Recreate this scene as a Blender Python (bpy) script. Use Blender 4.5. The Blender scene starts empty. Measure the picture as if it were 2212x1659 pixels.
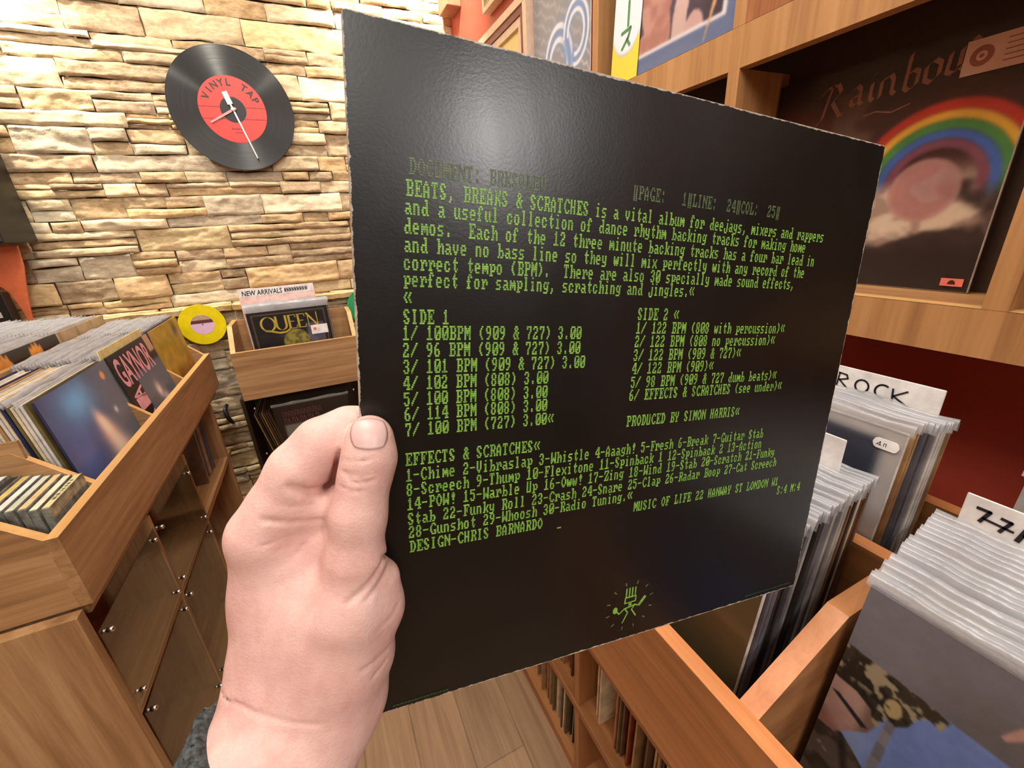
import bpy, math, random
import numpy as np
from mathutils import Vector, Matrix, noise as mnoise
random.seed(7); RNG = np.random.default_rng(11)
sc = bpy.context.scene
COL = sc.collection
CZ = 1.25                      # camera height; most numbers below are metres relative to the camera (x right, y into the shop, z up)

# ------------------------------------------------------------------ camera
FPX = 900.0; CX, CY = 1106.0, 829.5
YAW, PITCH, ROLL = math.radians(23.857), math.radians(20.979), math.radians(3.255)
FWD = np.array([math.sin(YAW)*math.cos(PITCH), math.cos(YAW)*math.cos(PITCH), -math.sin(PITCH)])
_r = np.array([math.cos(YAW), -math.sin(YAW), 0.0]); _d = np.cross(FWD, _r)
RGT = math.cos(ROLL)*_r + math.sin(ROLL)*_d
DWN = -math.sin(ROLL)*_r + math.cos(ROLL)*_d
cam_data = bpy.data.cameras.new('camera'); cam = bpy.data.objects.new('camera', cam_data); COL.objects.link(cam)
cam.matrix_world = Matrix(((RGT[0], -DWN[0], -FWD[0], 0), (RGT[1], -DWN[1], -FWD[1], 0), (RGT[2], -DWN[2], -FWD[2], CZ), (0, 0, 0, 1)))
cam_data.sensor_fit = 'HORIZONTAL'; cam_data.sensor_width = 36.0; cam_data.lens = 36.0*FPX/2212.0
cam_data.clip_start = 0.01; cam_data.clip_end = 50
sc.camera = cam

# ------------------------------------------------------------------ world, lights, exposure
world = bpy.data.worlds.new('world'); sc.world = world; world.use_nodes = True
world.node_tree.nodes['Background'].inputs[0].default_value = (1.0, 0.93, 0.85, 1)
world.node_tree.nodes['Background'].inputs[1].default_value = 0.28
sc.view_settings.view_transform = 'Standard'; sc.view_settings.look = 'None'
sc.view_settings.exposure = 0.0; sc.view_settings.gamma = 1.0
sc.view_settings.use_curve_mapping = False

def aim(o, target):
    d = Vector(target) - o.location
    o.rotation_euler = d.to_track_quat('-Z', 'Y').to_euler()
def area(name, loc, target, sx, sy, power, col=(1, .9, .76)):
    l = bpy.data.lights.new(name, 'AREA'); l.shape = 'RECTANGLE'; l.size = sx; l.size_y = sy; l.energy = power; l.color = col
    o = bpy.data.objects.new(name, l); COL.objects.link(o); o.location = (loc[0], loc[1], loc[2]+CZ)
    aim(o, (target[0], target[1], target[2]+CZ)); return o
def spot(name, loc, target, power, ang, blend=.6, r=.03, col=(1, .88, .72)):
    l = bpy.data.lights.new(name, 'SPOT'); l.energy = power; l.spot_size = math.radians(ang); l.spot_blend = blend; l.shadow_soft_size = r; l.color = col
    o = bpy.data.objects.new(name, l); COL.objects.link(o); o.location = (loc[0], loc[1], loc[2]+CZ)
    aim(o, (target[0], target[1], target[2]+CZ)); return o
area('ceiling_light_aisle', (-0.10, 0.55, 1.20), (-0.10, 0.55, 0), 0.9, 1.5, 31, (1, .94, .86))
area('ceiling_light_behind', (0.97, -2.67, 1.20), (0.25, 0.1, 0.0), 0.22, 0.16, 27, (1, .98, .96))
area('ceiling_light_shop', (-0.35, -1.1, 1.20), (-0.1, 0.3, -0.2), 0.9, 0.9, 27, (1, .95, .88))
spot('wall_spot_left', (-0.95, 1.98, 1.17), (-0.98, 2.3, 0.70), 115, 115, .9, .03, (1, .94, .82))
spot('wall_spot_mid', (-0.30, 1.70, 1.2), (-0.28, 2.3, 0.2), 36, 110, .9, .03, (1, .93, .80))
spot('wall_spot_right', (0.50, 1.90, 1.2), (0.62, 2.3, 0.8), 80, 120, .9, .03, (1, .94, .82))

# ------------------------------------------------------------------ materials
MATS = {}
def lin(c):
    c = np.asarray(c, float)/255.0
    return np.where(c <= .04045, c/12.92, ((c+.055)/1.055)**2.4)
def col4(c): return (*[float(x) for x in lin(c)], 1.0)
class NT:
    def __init__(s, name):
        s.m = bpy.data.materials.new(name); s.m.use_nodes = True; s.t = s.m.node_tree; s.t.nodes.clear()
        s.out = s.n('ShaderNodeOutputMaterial'); s.b = s.n('ShaderNodeBsdfPrincipled'); s.l(s.b.outputs[0], s.out.inputs[0])
    def n(s, ty, **kw):
        x = s.t.nodes.new(ty)
        for k, v in kw.items(): setattr(x, k, v)
        return x
    def l(s, a, b): s.t.links.new(a, b)
    def set(s, **kw):
        for k, v in kw.items(): s.b.inputs[k.replace('_', ' ')].default_value = v
    def coord(s, scale=(1, 1, 1), kind='Object'):
        tc = s.n('ShaderNodeTexCoord'); mp = s.n('ShaderNodeMapping'); mp.inputs['Scale'].default_value = scale
        s.l(tc.outputs[kind], mp.inputs[0]); return mp.outputs[0]
    def noise(s, vec, scale, detail=4, rough=.6, dist=0):
        x = s.n('ShaderNodeTexNoise'); x.inputs['Scale'].default_value = scale; x.inputs['Detail'].default_value = detail
        x.inputs['Roughness'].default_value = rough; x.inputs['Distortion'].default_value = dist
        s.l(vec, x.inputs['Vector']); return x.outputs['Fac']
    def ramp(s, fac, stops):
        r = s.n('ShaderNodeValToRGB'); e = r.color_ramp.elements
        while len(e) > len(stops): e.remove(e[-1])
        while len(e) < len(stops): e.new(1)
        for el, (p, c) in zip(e, stops): el.position = p; el.color = c if len(c) == 4 else col4(c)
        s.l(fac, r.inputs[0]); return r.outputs[0]
    def mix(s, fac, a, b, mode='MIX'):
        m = s.n('ShaderNodeMix', data_type='RGBA', blend_type=mode)
        for sock, v in ((m.inputs[0], fac), (m.inputs[6], a), (m.inputs[7], b)):
            if isinstance(v, (int, float, tuple)): sock.default_value = v
            else: s.l(v, sock)
        return m.outputs[2]
    def math(s, op, a, b=0.0, c=0.0):
        m = s.n('ShaderNodeMath', operation=op)
        for i, v in enumerate((a, b, c)):
            if isinstance(v, (int, float)): m.inputs[i].default_value = v
            else: s.l(v, m.inputs[i])
        return m.outputs[0]
    def bump(s, h, strength=.3, dist=.002):
        b = s.n('ShaderNodeBump'); b.inputs['Strength'].default_value = strength; b.inputs['Distance'].default_value = dist
        s.l(h, b.inputs['Height']); s.l(b.outputs[0], s.b.inputs['Normal'])
def plain(name, c, rough=.5, spec=.5, var=.08, nscale=40, metal=0.0):
    if name in MATS: return MATS[name]
    t = NT(name); v = t.noise(t.coord(), nscale, 3)
    a = np.clip(np.array(c)*(1-var), 0, 255); b = np.clip(np.array(c)*(1+var), 0, 255)
    t.l(t.ramp(v, [(.3, a), (.7, b)]), t.b.inputs['Base Color']); t.set(Roughness=rough, Metallic=metal)
    t.b.inputs['Specular IOR Level'].default_value = spec
    MATS[name] = t.m; return t.m
def wood(name, dark, mid, light, axis, rough=.42):
    if name in MATS: return MATS[name]
    t = NT(name); s = [46, 46, 46]; s['xyz'.index(axis)] = 2.2
    g = t.noise(t.coord(tuple(s)), 1.0, 5, .6, .6)
    s2 = [9, 9, 9]; s2['xyz'.index(axis)] = .9
    w = t.noise(t.coord(tuple(s2)), 1.0, 3, .5, 1.2)
    s3 = [240, 240, 240]; s3['xyz'.index(axis)] = 9
    f = t.noise(t.coord(tuple(s3)), 1.0, 2)
    k = t.math('ADD', t.math('MULTIPLY', g, .5), t.math('ADD', t.math('MULTIPLY', w, .35), t.math('MULTIPLY', f, .15)))
    t.l(t.ramp(k, [(.34, dark), (.5, mid), (.66, light)]), t.b.inputs['Base Color'])
    t.set(Roughness=rough); t.bump(k, .12, .0008); MATS[name] = t.m; return t.m
W_RACK = {a: wood('walnut_laminate_'+a, (126, 92, 58), (168, 128, 86), (196, 158, 114), a) for a in 'xyz'}
W_EDGE = {a: wood('pale_oak_edging_'+a, (196, 148, 88), (218, 172, 110), (232, 190, 130), a) for a in 'xyz'}
W_BIN = {a: wood('orange_oak_laminate_'+a, (134, 88, 50), (168, 114, 68), (192, 138, 88), a) for a in 'xyz'}
W_BINE = {a: wood('copper_oak_edging_'+a, (192, 116, 66), (216, 142, 88), (230, 164, 110), a) for a in 'xyz'}
W_SHELF = {a: wood('honey_oak_laminate_'+a, (146, 102, 62), (178, 130, 82), (198, 150, 100), a) for a in 'xyz'}
M_CHROME = plain('polished_chrome', (225, 225, 222), .12, .5, .02, 20, 1.0)
M_BLACK = plain('black_plastic', (18, 18, 18), .45)
def clear_film(name, tint, gloss, rough=.08):
    if name in MATS: return MATS[name]
    t = NT(name); t.t.nodes.remove(t.b)
    tr = t.n('ShaderNodeBsdfTransparent'); tr.inputs[0].default_value = tint
    gl = t.n('ShaderNodeBsdfGlossy'); gl.inputs['Roughness'].default_value = rough
    mx = t.n('ShaderNodeMixShader'); lw = t.n('ShaderNodeLayerWeight'); lw.inputs[0].default_value = .12
    h = t.noise(t.coord((9, 9, 9)), 1.5, 3, .6, 1.5); bp = t.n('ShaderNodeBump'); bp.inputs['Strength'].default_value = .25; bp.inputs['Distance'].default_value = .003
    t.l(h, bp.inputs['Height']); t.l(bp.outputs[0], gl.inputs['Normal'])
    k = t.math('MULTIPLY_ADD', lw.outputs['Fresnel'], gloss, .006)
    t.l(k, mx.inputs[0]); t.l(tr.outputs[0], mx.inputs[1]); t.l(gl.outputs[0], mx.inputs[2]); t.l(mx.outputs[0], t.out.inputs[0])
    MATS[name] = t.m; return t.m
M_ACRYL = clear_film('clear_acrylic', (.93, .93, .9, 1), .5, .05)
M_FILM = clear_film('clear_polythene', (.97, .97, .97, 1), .55, .12)
def milky(name):
    t = NT(name); t.set(Roughness=.12); t.b.inputs['Base Color'].default_value = col4((202, 204, 209)); t.b.inputs['Specular IOR Level'].default_value = .9
    h = t.noise(t.coord((14, 14, 60)), 2.0, 3, .6, 1.0); t.bump(h, .6, .003)
    tr = t.n('ShaderNodeBsdfTransparent'); mx = t.n('ShaderNodeMixShader')
    v = t.noise(t.coord((20, 20, 20)), 1.0, 2)
    t.l(t.math('MULTIPLY_ADD', v, .4, .27), mx.inputs[0]); t.l(tr.outputs[0], mx.inputs[1]); t.l(t.b.outputs[0], mx.inputs[2]); t.l(mx.outputs[0], t.out.inputs[0])
    return t.m
M_POLY = milky('grey_polythene_sleeve')
def attr_mat(name, attr, rough=.4, spec=.5, grain=.03):
    if name in MATS: return MATS[name]
    t = NT(name); a = t.n('ShaderNodeAttribute', attribute_name=attr); v = t.noise(t.coord(), 900, 2)
    t.l(t.mix(grain, a.outputs['Color'], t.ramp(v, [(.3, (60, 60, 60)), (.7, (200, 200, 200))])), t.b.inputs['Base Color'])
    t.set(Roughness=rough); t.b.inputs['Specular IOR Level'].default_value = spec; MATS[name] = t.m; return t.m
M_ART = attr_mat('printed_cover_art', 'art', .38, .35)

# ------------------------------------------------------------------ mesh helpers
class MB:
    def __init__(s): s.v = []; s.f = []; s.mi = []; s.sm = []
    def add(s, verts, faces, mi=0, smooth=False):
        o = len(s.v); s.v.extend([tuple(map(float, p)) for p in verts])
        for f in faces: s.f.append(tuple(i+o for i in f)); s.mi.append(mi); s.sm.append(smooth)
        return s
    def box(s, x0, x1, y0, y1, z0, z1, mi=0):
        return s.add([(x0, y0, z0), (x1, y0, z0), (x1, y1, z0), (x0, y1, z0), (x0, y0, z1), (x1, y0, z1), (x1, y1, z1), (x0, y1, z1)],
                     [(3, 2, 1, 0), (4, 5, 6, 7), (0, 1, 5, 4), (1, 2, 6, 5), (2, 3, 7, 6), (3, 0, 4, 7)], mi)
    def prism(s, pts, axis, a, b, mi=0):           # polygon given in the two other axes, extruded along axis
        def mk(p, t):
            return {'x': (t, p[0], p[1]), 'y': (p[0], t, p[1]), 'z': (p[0], p[1], t)}[axis]
        n = len(pts); v = [mk(p, a) for p in pts]+[mk(p, b) for p in pts]
        f = [tuple(range(n-1, -1, -1)), tuple(range(n, 2*n))]+[(i, (i+1) % n, n+(i+1) % n, n+i) for i in range(n)]
        return s.add(v, f, mi)
    def lathe(s, prof, c, axis, n=48, mi=0, smooth=True, caps=True):   # prof: (radius, height along axis)
        a = np.array(axis, float); a /= np.linalg.norm(a)
        u = np.cross(a, (0, 0, 1) if abs(a[2]) < .9 else (1, 0, 0)); u /= np.linalg.norm(u); w = np.cross(a, u)
        v = []; f = []
        for r, h in prof:
            for k in range(n):
                t = 2*math.pi*k/n; v.append(np.array(c)+a*h+r*(math.cos(t)*u+math.sin(t)*w))
        for i in range(len(prof)-1):
            for k in range(n): f.append((i*n+k, i*n+(k+1) % n, (i+1)*n+(k+1) % n, (i+1)*n+k))
        if caps and prof[0][0] > 0: f.append(tuple(range(n-1, -1, -1)))
        if caps and prof[-1][0] > 0: f.append(tuple((len(prof)-1)*n+k for k in range(n)))
        return s.add(v, f, mi, smooth)
    def tube(s, pts, rad, n=10, mi=0):
        pts = [np.array(p, float) for p in pts]; v = []; f = []
        for i, p in enumerate(pts):
            t = pts[min(i+1, len(pts)-1)]-pts[max(i-1, 0)]; t /= np.linalg.norm(t)
            u = np.cross(t, (0.3, 0.2, 1)); u /= np.linalg.norm(u); w = np.cross(t, u)
            r = rad[i] if hasattr(rad, '__len__') else rad
            for k in range(n): v.append(p+r*(math.cos(2*math.pi*k/n)*u+math.sin(2*math.pi*k/n)*w))
        for i in range(len(pts)-1):
            for k in range(n): f.append((i*n+k, i*n+(k+1) % n, (i+1)*n+(k+1) % n, (i+1)*n+k))
        f += [tuple(range(n-1, -1, -1)), tuple((len(pts)-1)*n+k for k in range(n))]
        return s.add(v, f, mi, True)
ORIGIN = {}
def link(o, parent=None):
    COL.objects.link(o)
    if parent is not None: o.parent = parent
    return o
def obj(name, mb, mats, parent=None, origin=None, bevel=0.0, local=False):
    """one mesh object; vertex numbers are relative to the camera unless local"""
    if not isinstance(mats, (list, tuple)): mats = [mats]
    if local: off = np.zeros(3)
    elif parent is not None: off = ORIGIN[parent.name]
    else: off = np.array(origin if origin is not None else (0, 0, -CZ), float)
    me = bpy.data.meshes.new(name)
    me.from_pydata([tuple(np.array(p)-off) for p in mb.v], [], mb.f); me.validate()
    for m in mats: me.materials.append(m)
    if len(me.polygons) == len(mb.mi):
        me.polygons.foreach_set('material_index', mb.mi); me.polygons.foreach_set('use_smooth', mb.sm)
    o = bpy.data.objects.new(name, me); link(o, parent)
    if parent is None and not local: o.location = (off[0], off[1], off[2]+CZ)
    ORIGIN[o.name] = off
    if bevel:
        b = o.modifiers.new('bevel', 'BEVEL'); b.width = bevel; b.segments = 2; b.limit_method = 'ANGLE'
    return o
def tag(o, label=None, cat=None, group=None, kind=None):
    if label: o['label'] = label
    if cat: o['category'] = cat
    if group: o['group'] = group
    if kind: o['kind'] = kind
    return o
def thing(name, label, cat, origin, group=None):
    o = bpy.data.objects.new(name, None); o.empty_display_size = .05; link(o)
    o.location = (origin[0], origin[1], origin[2]+CZ); ORIGIN[o.name] = np.array(origin, float)
    return tag(o, label, cat, group)
def copy_tree(o, parent=None):
    c = o.copy(); COL.objects.link(c); c.parent = parent
    for ch in list(o.children): copy_tree(ch, c)
    return c
def frame_axes(o, loc, X, Y, Z):     # place an object whose local axes are X, Y, Z
    o.matrix_world = Matrix(((X[0], Y[0], Z[0], loc[0]), (X[1], Y[1], Z[1], loc[1]), (X[2], Y[2], Z[2], loc[2]+CZ), (0, 0, 0, 1)))
def struct(name, mb, mats, bevel=0.0, label=None):
    o = obj(name, mb, mats, bevel=bevel); o['kind'] = 'structure'
    return o

# flat lettering in local (u right, v down, w towards the viewer) frames
def text_mesh(body, size=1.0, bold=0.0, shear=0.0):
    cu = bpy.data.curves.new('lettering', 'FONT'); cu.body = body; cu.size = size; cu.offset = bold; cu.shear = shear; cu.resolution_u = 3
    o = bpy.data.objects.new('lettering', cu); COL.objects.link(o)
    dg = bpy.context.evaluated_depsgraph_get(); me = bpy.data.meshes.new_from_object(o.evaluated_get(dg))
    v = np.array([p.co[:] for p in me.vertices]).reshape(-1, 3); f = [tuple(p.vertices) for p in me.polygons]
    bpy.data.objects.remove(o); bpy.data.curves.remove(cu); bpy.data.meshes.remove(me)
    return v, f
def put_text(mb, body, u, v, w, h, width=None, bold=0.0, ang=0.0, mi=0, shear=0.0):
    """text with cap height h whose base line starts at (u, v); v grows downwards"""
    vv, ff = text_mesh(body, 1.0, bold, shear)
    if len(vv) == 0: return
    k = h/.72; x = vv[:, 0]*k; y = vv[:, 1]*k
    if width: x *= width/max(1e-6, x.max()-x.min())
    c, s = math.cos(ang), math.sin(ang)
    mb.add([(u+a*c+b*s, v+a*s-b*c, w) for a, b in zip(x, y)], ff, mi)
def stroke(mb, pts, w, width, mi=0, nib=None):
    """polyline drawn flat; nib = fixed pen vector gives broad-pen lettering"""
    pts = [np.array(p, float) for p in pts]
    for a, b in zip(pts[:-1], pts[1:]):
        d = b-a; L = np.linalg.norm(d)
        if L < 1e-9: continue
        d /= L
        if nib is None:
            n = np.array([-d[1], d[0]])*width/2; a2, b2 = a-d*width*.3, b+d*width*.3
        else:
            n = np.array(nib)*width/2; a2, b2 = a, b
            if abs(d[0]*n[1]-d[1]*n[0]) < width*.07: n = n+np.array([-d[1], d[0]])*width*.09
        q = [a2+n, b2+n, b2-n, a2-n]
        if (q[1]-q[0])[0]*(q[2]-q[1])[1]-(q[1]-q[0])[1]*(q[2]-q[1])[0] > 0: q = q[::-1]
        mb.add([(p[0], p[1], w) for p in q], [(0, 1, 2, 3)], mi)
def arc(c, r, a0, a1, n=14, ry=None):
    ry = ry or r
    return [(c[0]+r*math.cos(math.radians(a0+(a1-a0)*i/n)), c[1]+ry*math.sin(math.radians(a0+(a1-a0)*i/n))) for i in range(n+1)]

# painted covers: fn(U, V) -> sRGB 0..255, laid on a fine grid as a colour attribute
def vnoise(U, V, f, seed, octs=4):
    r = np.random.default_rng(seed); out = np.zeros_like(U); amp = 1; tot = 0
    for o in range(octs):
        g = r.random((64, 64)); x = (U*f+3.7*o) % 63; y = (V*f+1.3*o) % 63
        i = x.astype(int); j = y.astype(int); a = x-i; b = y-j; a = a*a*(3-2*a); b = b*b*(3-2*b)
        out += amp*((g[j, i]*(1-a)+g[j, (i+1) % 64]*a)*(1-b)+(g[(j+1) % 64, i]*(1-a)+g[(j+1) % 64, (i+1) % 64]*a)*b); tot += amp
        amp *= .5; f *= 2
    return out/tot
def sst(a, b, x): t = np.clip((x-a)/(b-a), 0, 1); return t*t*(3-2*t)
def over(img, c, m): return img*(1-m[..., None])+np.array(c, float)*m[..., None]
def base(U, c): return np.zeros(U.shape+(3,))+np.array(c, float)
def poly(U, V, pts):
    r = np.zeros(U.shape, bool)
    for (x0, y0), (x1, y1) in zip(pts, pts[1:]+pts[:1]):
        if y0 == y1: continue
        r ^= ((V < y0) != (V < y1)) & (U < x0+(V-y0)*(x1-x0)/(y1-y0))
    return r
def art_panel(fn, size, n=110, w=-.0005, h=None, parent=None, name='cover_art', mat=None, aspect=1.0):
    h = h or size; nx = n; ny = max(4, int(n*h/size))
    u = np.linspace(0, 1, nx); v = np.linspace(0, 1, ny); U, V = np.meshgrid(u, v)
    c = fn(U, V)
    for _ in range(2):                                   # printed edges are soft at this scale
        q = np.pad(c, ((1, 1), (1, 1), (0, 0)), 'edge'); c = (q[:-2, 1:-1]+q[2:, 1:-1]+q[1:-1, :-2]+q[1:-1, 2:]+2*c)/6
    c = lin(np.clip(c, 0, 255))
    me = bpy.data.meshes.new(name)
    vs = np.stack([U*size, V*h, np.full_like(U, w)], -1).reshape(-1, 3)
    idx = np.arange(nx*ny).reshape(ny, nx)
    f = np.stack([idx[:-1, :-1], idx[1:, :-1], idx[1:, 1:], idx[:-1, 1:]], -1).reshape(-1, 4)
    me.from_pydata(vs.tolist(), [], f.tolist())
    ca = me.color_attributes.new('art', 'FLOAT_COLOR', 'POINT')
    ca.data.foreach_set('color', np.concatenate([c.reshape(-1, 3), np.ones((nx*ny, 1))], 1).astype(np.float32).ravel())
    me.materials.append(mat or M_ART)
    o = bpy.data.objects.new(name, me); link(o, parent); return o
S = 0.315
def mbl(): return MB()
def sleeve_thing(name, label, cat, o, U, V, card_mat, thick=.004, group=None, size=S, h=None):
    """record sleeve with local frame u right, v down, w towards the viewer; o = top left corner of the front"""
    h = h or size
    U = np.array(U, float); V = np.array(V, float); U /= np.linalg.norm(U); V -= U*(U@V); V /= np.linalg.norm(V); W = np.cross(U, V)
    # u right x v down points away from the viewer, so the viewer side is -w: keep a right handed frame by flipping
    e = bpy.data.objects.new(name, None); e.empty_display_size = .05; link(e)
    X, Y, Z = U, V, W
    frame_axes(e, np.array(o), X, Y, Z); tag(e, label, cat, group); ORIGIN[e.name] = np.zeros(3)
    m = MB(); m.box(0, size, 0, h, 0, thick)
    c = obj('card', m, card_mat, e, local=True); c.modifiers.new('bevel', 'BEVEL').width = .0008
    return e

# ------------------------------------------------------------------ the room
FZ = -CZ; CEIL = 1.26; WY = 2.29; WXR = 0.80; WXL = -1.75; WYB = -3.4
def planks():
    t = NT('wooden_floor_planks'); tc = t.n('ShaderNodeTexCoord'); mp = t.n('ShaderNodeMapping'); mp.inputs['Rotation'].default_value = (0, 0, math.radians(90))
    t.l(tc.outputs['Object'], mp.inputs[0])
    br = t.n('ShaderNodeTexBrick'); br.offset = .37; br.inputs['Scale'].default_value = 1; br.inputs['Brick Width'].default_value = .62; br.inputs['Row Height'].default_value = .125
    br.inputs['Mortar Size'].default_value = .0022; br.inputs['Mortar Smooth'].default_value = .3; br.inputs['Color1'].default_value = col4((166, 132, 98)); br.inputs['Color2'].default_value = col4((138, 108, 80)); br.inputs['Mortar'].default_value = col4((96, 70, 46))
    t.l(mp.outputs[0], br.inputs[0])
    g = t.noise(t.coord((60, 3, 3)), 1, 5, .6, .5)
    t.l(t.mix(.45, br.outputs['Color'], t.ramp(g, [(.3, (118, 90, 64)), (.7, (190, 158, 122))])), t.b.inputs['Base Color'])
    t.set(Roughness=.42); t.bump(br.outputs['Fac'], -.25, .002); return t.m
struct('floor', MB().box(WXL, 2.0, WYB, WY+.1, FZ-.05, FZ), planks())
struct('ceiling', MB().box(WXL, 2.0, WYB, WY+.1, CEIL, CEIL+.05), plain('ceiling_paint', (226, 218, 202), .8))
M_RED = plain('terracotta_red_paint', (168, 64, 46), .55, .4, .06, 6)
struct('wall_right', MB().box(WXR, WXR+.06, -.95, WY+.1, FZ, CEIL), M_RED)
struct('wall_left', MB().box(WXL-.06, WXL, WYB, WY+.1, FZ, CEIL), plain('wall_paint', (196, 150, 120), .7))
struct('wall_front', MB().box(WXL, 2.0, WYB-.06, WYB, FZ, CEIL), plain('wall_paint_front', (190, 160, 136), .7))

# stone cladding: every block is displaced real geometry with its own tint
def stone_wall():
    t = NT('split_ledge_stone'); a = t.n('ShaderNodeAttribute', attribute_name='tint')
    c1 = t.noise(t.coord(), 14, 5, .65, .4); c2 = t.noise(t.coord((1, 1, 3)), 45, 5, .7)
    m = t.mix(.34, a.outputs['Color'], t.ramp(c1, [(.32, (112, 86, 58)), (.5, (184, 154, 108)), (.68, (228, 210, 174))]))
    m = t.mix(.30, m, t.ramp(c2, [(.3, (120, 92, 62)), (.62, (236, 222, 192))]))
    t.l(m, t.b.inputs['Base Color']); t.set(Roughness=.78); t.b.inputs['Specular IOR Level'].default_value = .3
    t.bump(t.noise(t.coord(), 90, 6, .7), .5, .004)
    pal = [(240, 228, 200), (236, 220, 184), (226, 206, 162), (212, 184, 132), (206, 168, 108), (180, 146, 100), (168, 142, 112), (196, 176, 142), (186, 178, 158), (222, 196, 138), (150, 118, 84), (214, 196, 160), (140, 112, 82), (128, 104, 84), (190, 150, 92)]
    V = []; F = []; T = []
    r = random.Random(5)
    def block(x0, x1, z0, z1, dep):
        nx = max(4, int((x1-x0)/.010)); nz = max(5, int((z1-z0)/.0062)); tint = np.array(r.choice(pal), float)*r.uniform(.86, 1.10)
        sx, sz, sd = r.uniform(0, 99), r.uniform(0, 99), r.uniform(0, 99); o = len(V)
        tilt = r.uniform(-.05, .05); tz = r.uniform(-.16, .10); T4 = lin(np.clip(tint, 0, 255))
        for j in range(nz+1):
            for i in range(nx+1):
                a, b = i/nx, j/nz; x = x0+(x1-x0)*a; z = z0+(z1-z0)*b
                ex = min(a, 1-a)*(x1-x0); ez = min(b, 1-b)*(z1-z0)
                n1 = mnoise.fractal((x*9+sx, z*20, sd), 1, 2, 5); n2 = mnoise.noise((x*22, z*22, sd+5))
                edge = min(1.0, min(ex/.006, ez/.0035))
                d = dep*.8+.009*n1+.0035*mnoise.fractal((x*45+sx, z*60, sd), 1, 2, 3)+tilt*(x-(x0+x1)/2)*.4+tz*(z-(z0+z1)/2)
                d = d*(.5+.5*edge**.5) if edge < 1 else d
                jz = .004*n2 if 0 < j < nz else .0055*mnoise.noise((x*11, z0*7+(j > 0)*50, sd))
                jx = .004*mnoise.noise((z*20, x0*9+(i > 0)*31, sd+9)) if i in (0, nx) else .002*n2
                V.append((x+jx, WY-max(d, -.006), z+jz)); T.append(T4)
        for j in range(nz):
            for i in range(nx):
                k = o+j*(nx+1)+i; F.append((k, k+1, k+nx+2, k+nx+1))
    z = FZ
    while z < CEIL:
        hh = r.choice([.04, .05, .06, .07, .08, .09]); x = WXL+r.uniform(-.2, 0)
        while x < WXR:
            L = r.choice([.11, .16, .2, .24, .3, .36, .44])*r.uniform(.85, 1.15)
            x1 = min(x+L, WXR+.02); g = .0008
            k = r.random()
            if k < .60 or hh < .05: block(x+g, x1-g, z+g, z+hh-g, r.uniform(.006, .034))
            elif k < .90:
                s = hh*r.uniform(.35, .65); block(x+g, x1-g, z+g, z+s-g, r.uniform(.004, .036))
                if L > .2 and r.random() < .5:
                    xm = x+(x1-x)*r.uniform(.35, .65); block(x+g, xm-g, z+s+g, z+hh-g, r.uniform(.004, .03)); block(xm+g, x1-g, z+s+g, z+hh-g, r.uniform(.004, .036))
                else: block(x+g, x1-g, z+s+g, z+hh-g, r.uniform(.004, .036))
            else:
                for q in range(3): block(x+g, x1-g-r.uniform(0, .006), z+hh*q/3+g, z+hh*(q+1)/3-g*.6, r.uniform(.004, .04))
            x = x1
        z += hh
    me = bpy.data.meshes.new('wall_back'); me.from_pydata([(p[0], p[1], p[2]+CZ) for p in V], [], F)
    ca = me.color_attributes.new('tint', 'FLOAT_COLOR', 'POINT')
    ca.data.foreach_set('color', np.concatenate([np.array(T), np.ones((len(T), 1))], 1).astype(np.float32).ravel())
    me.polygons.foreach_set('use_smooth', [True]*len(me.polygons)); me.materials.append(t.m)
    o = bpy.data.objects.new('wall_back', me); link(o); o['kind'] = 'structure'
    b = MB().box(WXL, WXR, WY+.008, WY+.06, FZ, CEIL); mm = obj('mortar', b, plain('dark_mortar', (104, 80, 56), .9), parent=o, local=True)
    mm.location = (0, 0, CZ)
stone_wall()
def ledge():
    m = MB(); r = random.Random(3); x = WXL
    while x < .62:
        x1 = x+r.uniform(.18, .42); n = 10; top = []; 
        for i in range(n+1):
            xx = x+.002+(x1-x-.004)*i/n; j = r.uniform(-.004, .004); top.append((xx, WY-.062+j, -.272+r.uniform(-.002, .002)))
        v = []
        for (a, b, c) in top: v += [(a, b, c), (a, WY+.01, c+.004), (a, b+.006, c-.022), (a, WY+.01, c-.03)]
        f = []
        for i in range(n): k = 4*i; q = k+4; f += [(k, q, q+1, k+1), (k+2, q+2, q, k), (k+3, q+3, q+2, k+2)]
        f += [(0, 1, 3, 2), (4*n+2, 4*n+3, 4*n+1, 4*n)]
        m.add(v, f, 0); x = x1
    t = NT('cream_ledge_stone'); c = t.noise(t.coord(), 18, 5, .6, .4)
    t.l(t.ramp(c, [(.3, (188, 152, 96)), (.5, (226, 196, 140)), (.7, (240, 222, 176))]), t.b.inputs['Base Color']); t.set(Roughness=.75); t.bump(t.noise(t.coord(), 80, 5), .4, .003)
    struct('trim_1', m, t.m)
ledge()
struct('trim_2', MB().box(.735, .80, 2.12, 2.24, .885, CEIL), plain('brown_soffit_paint', (150, 98, 70), .6), .003)

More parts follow.
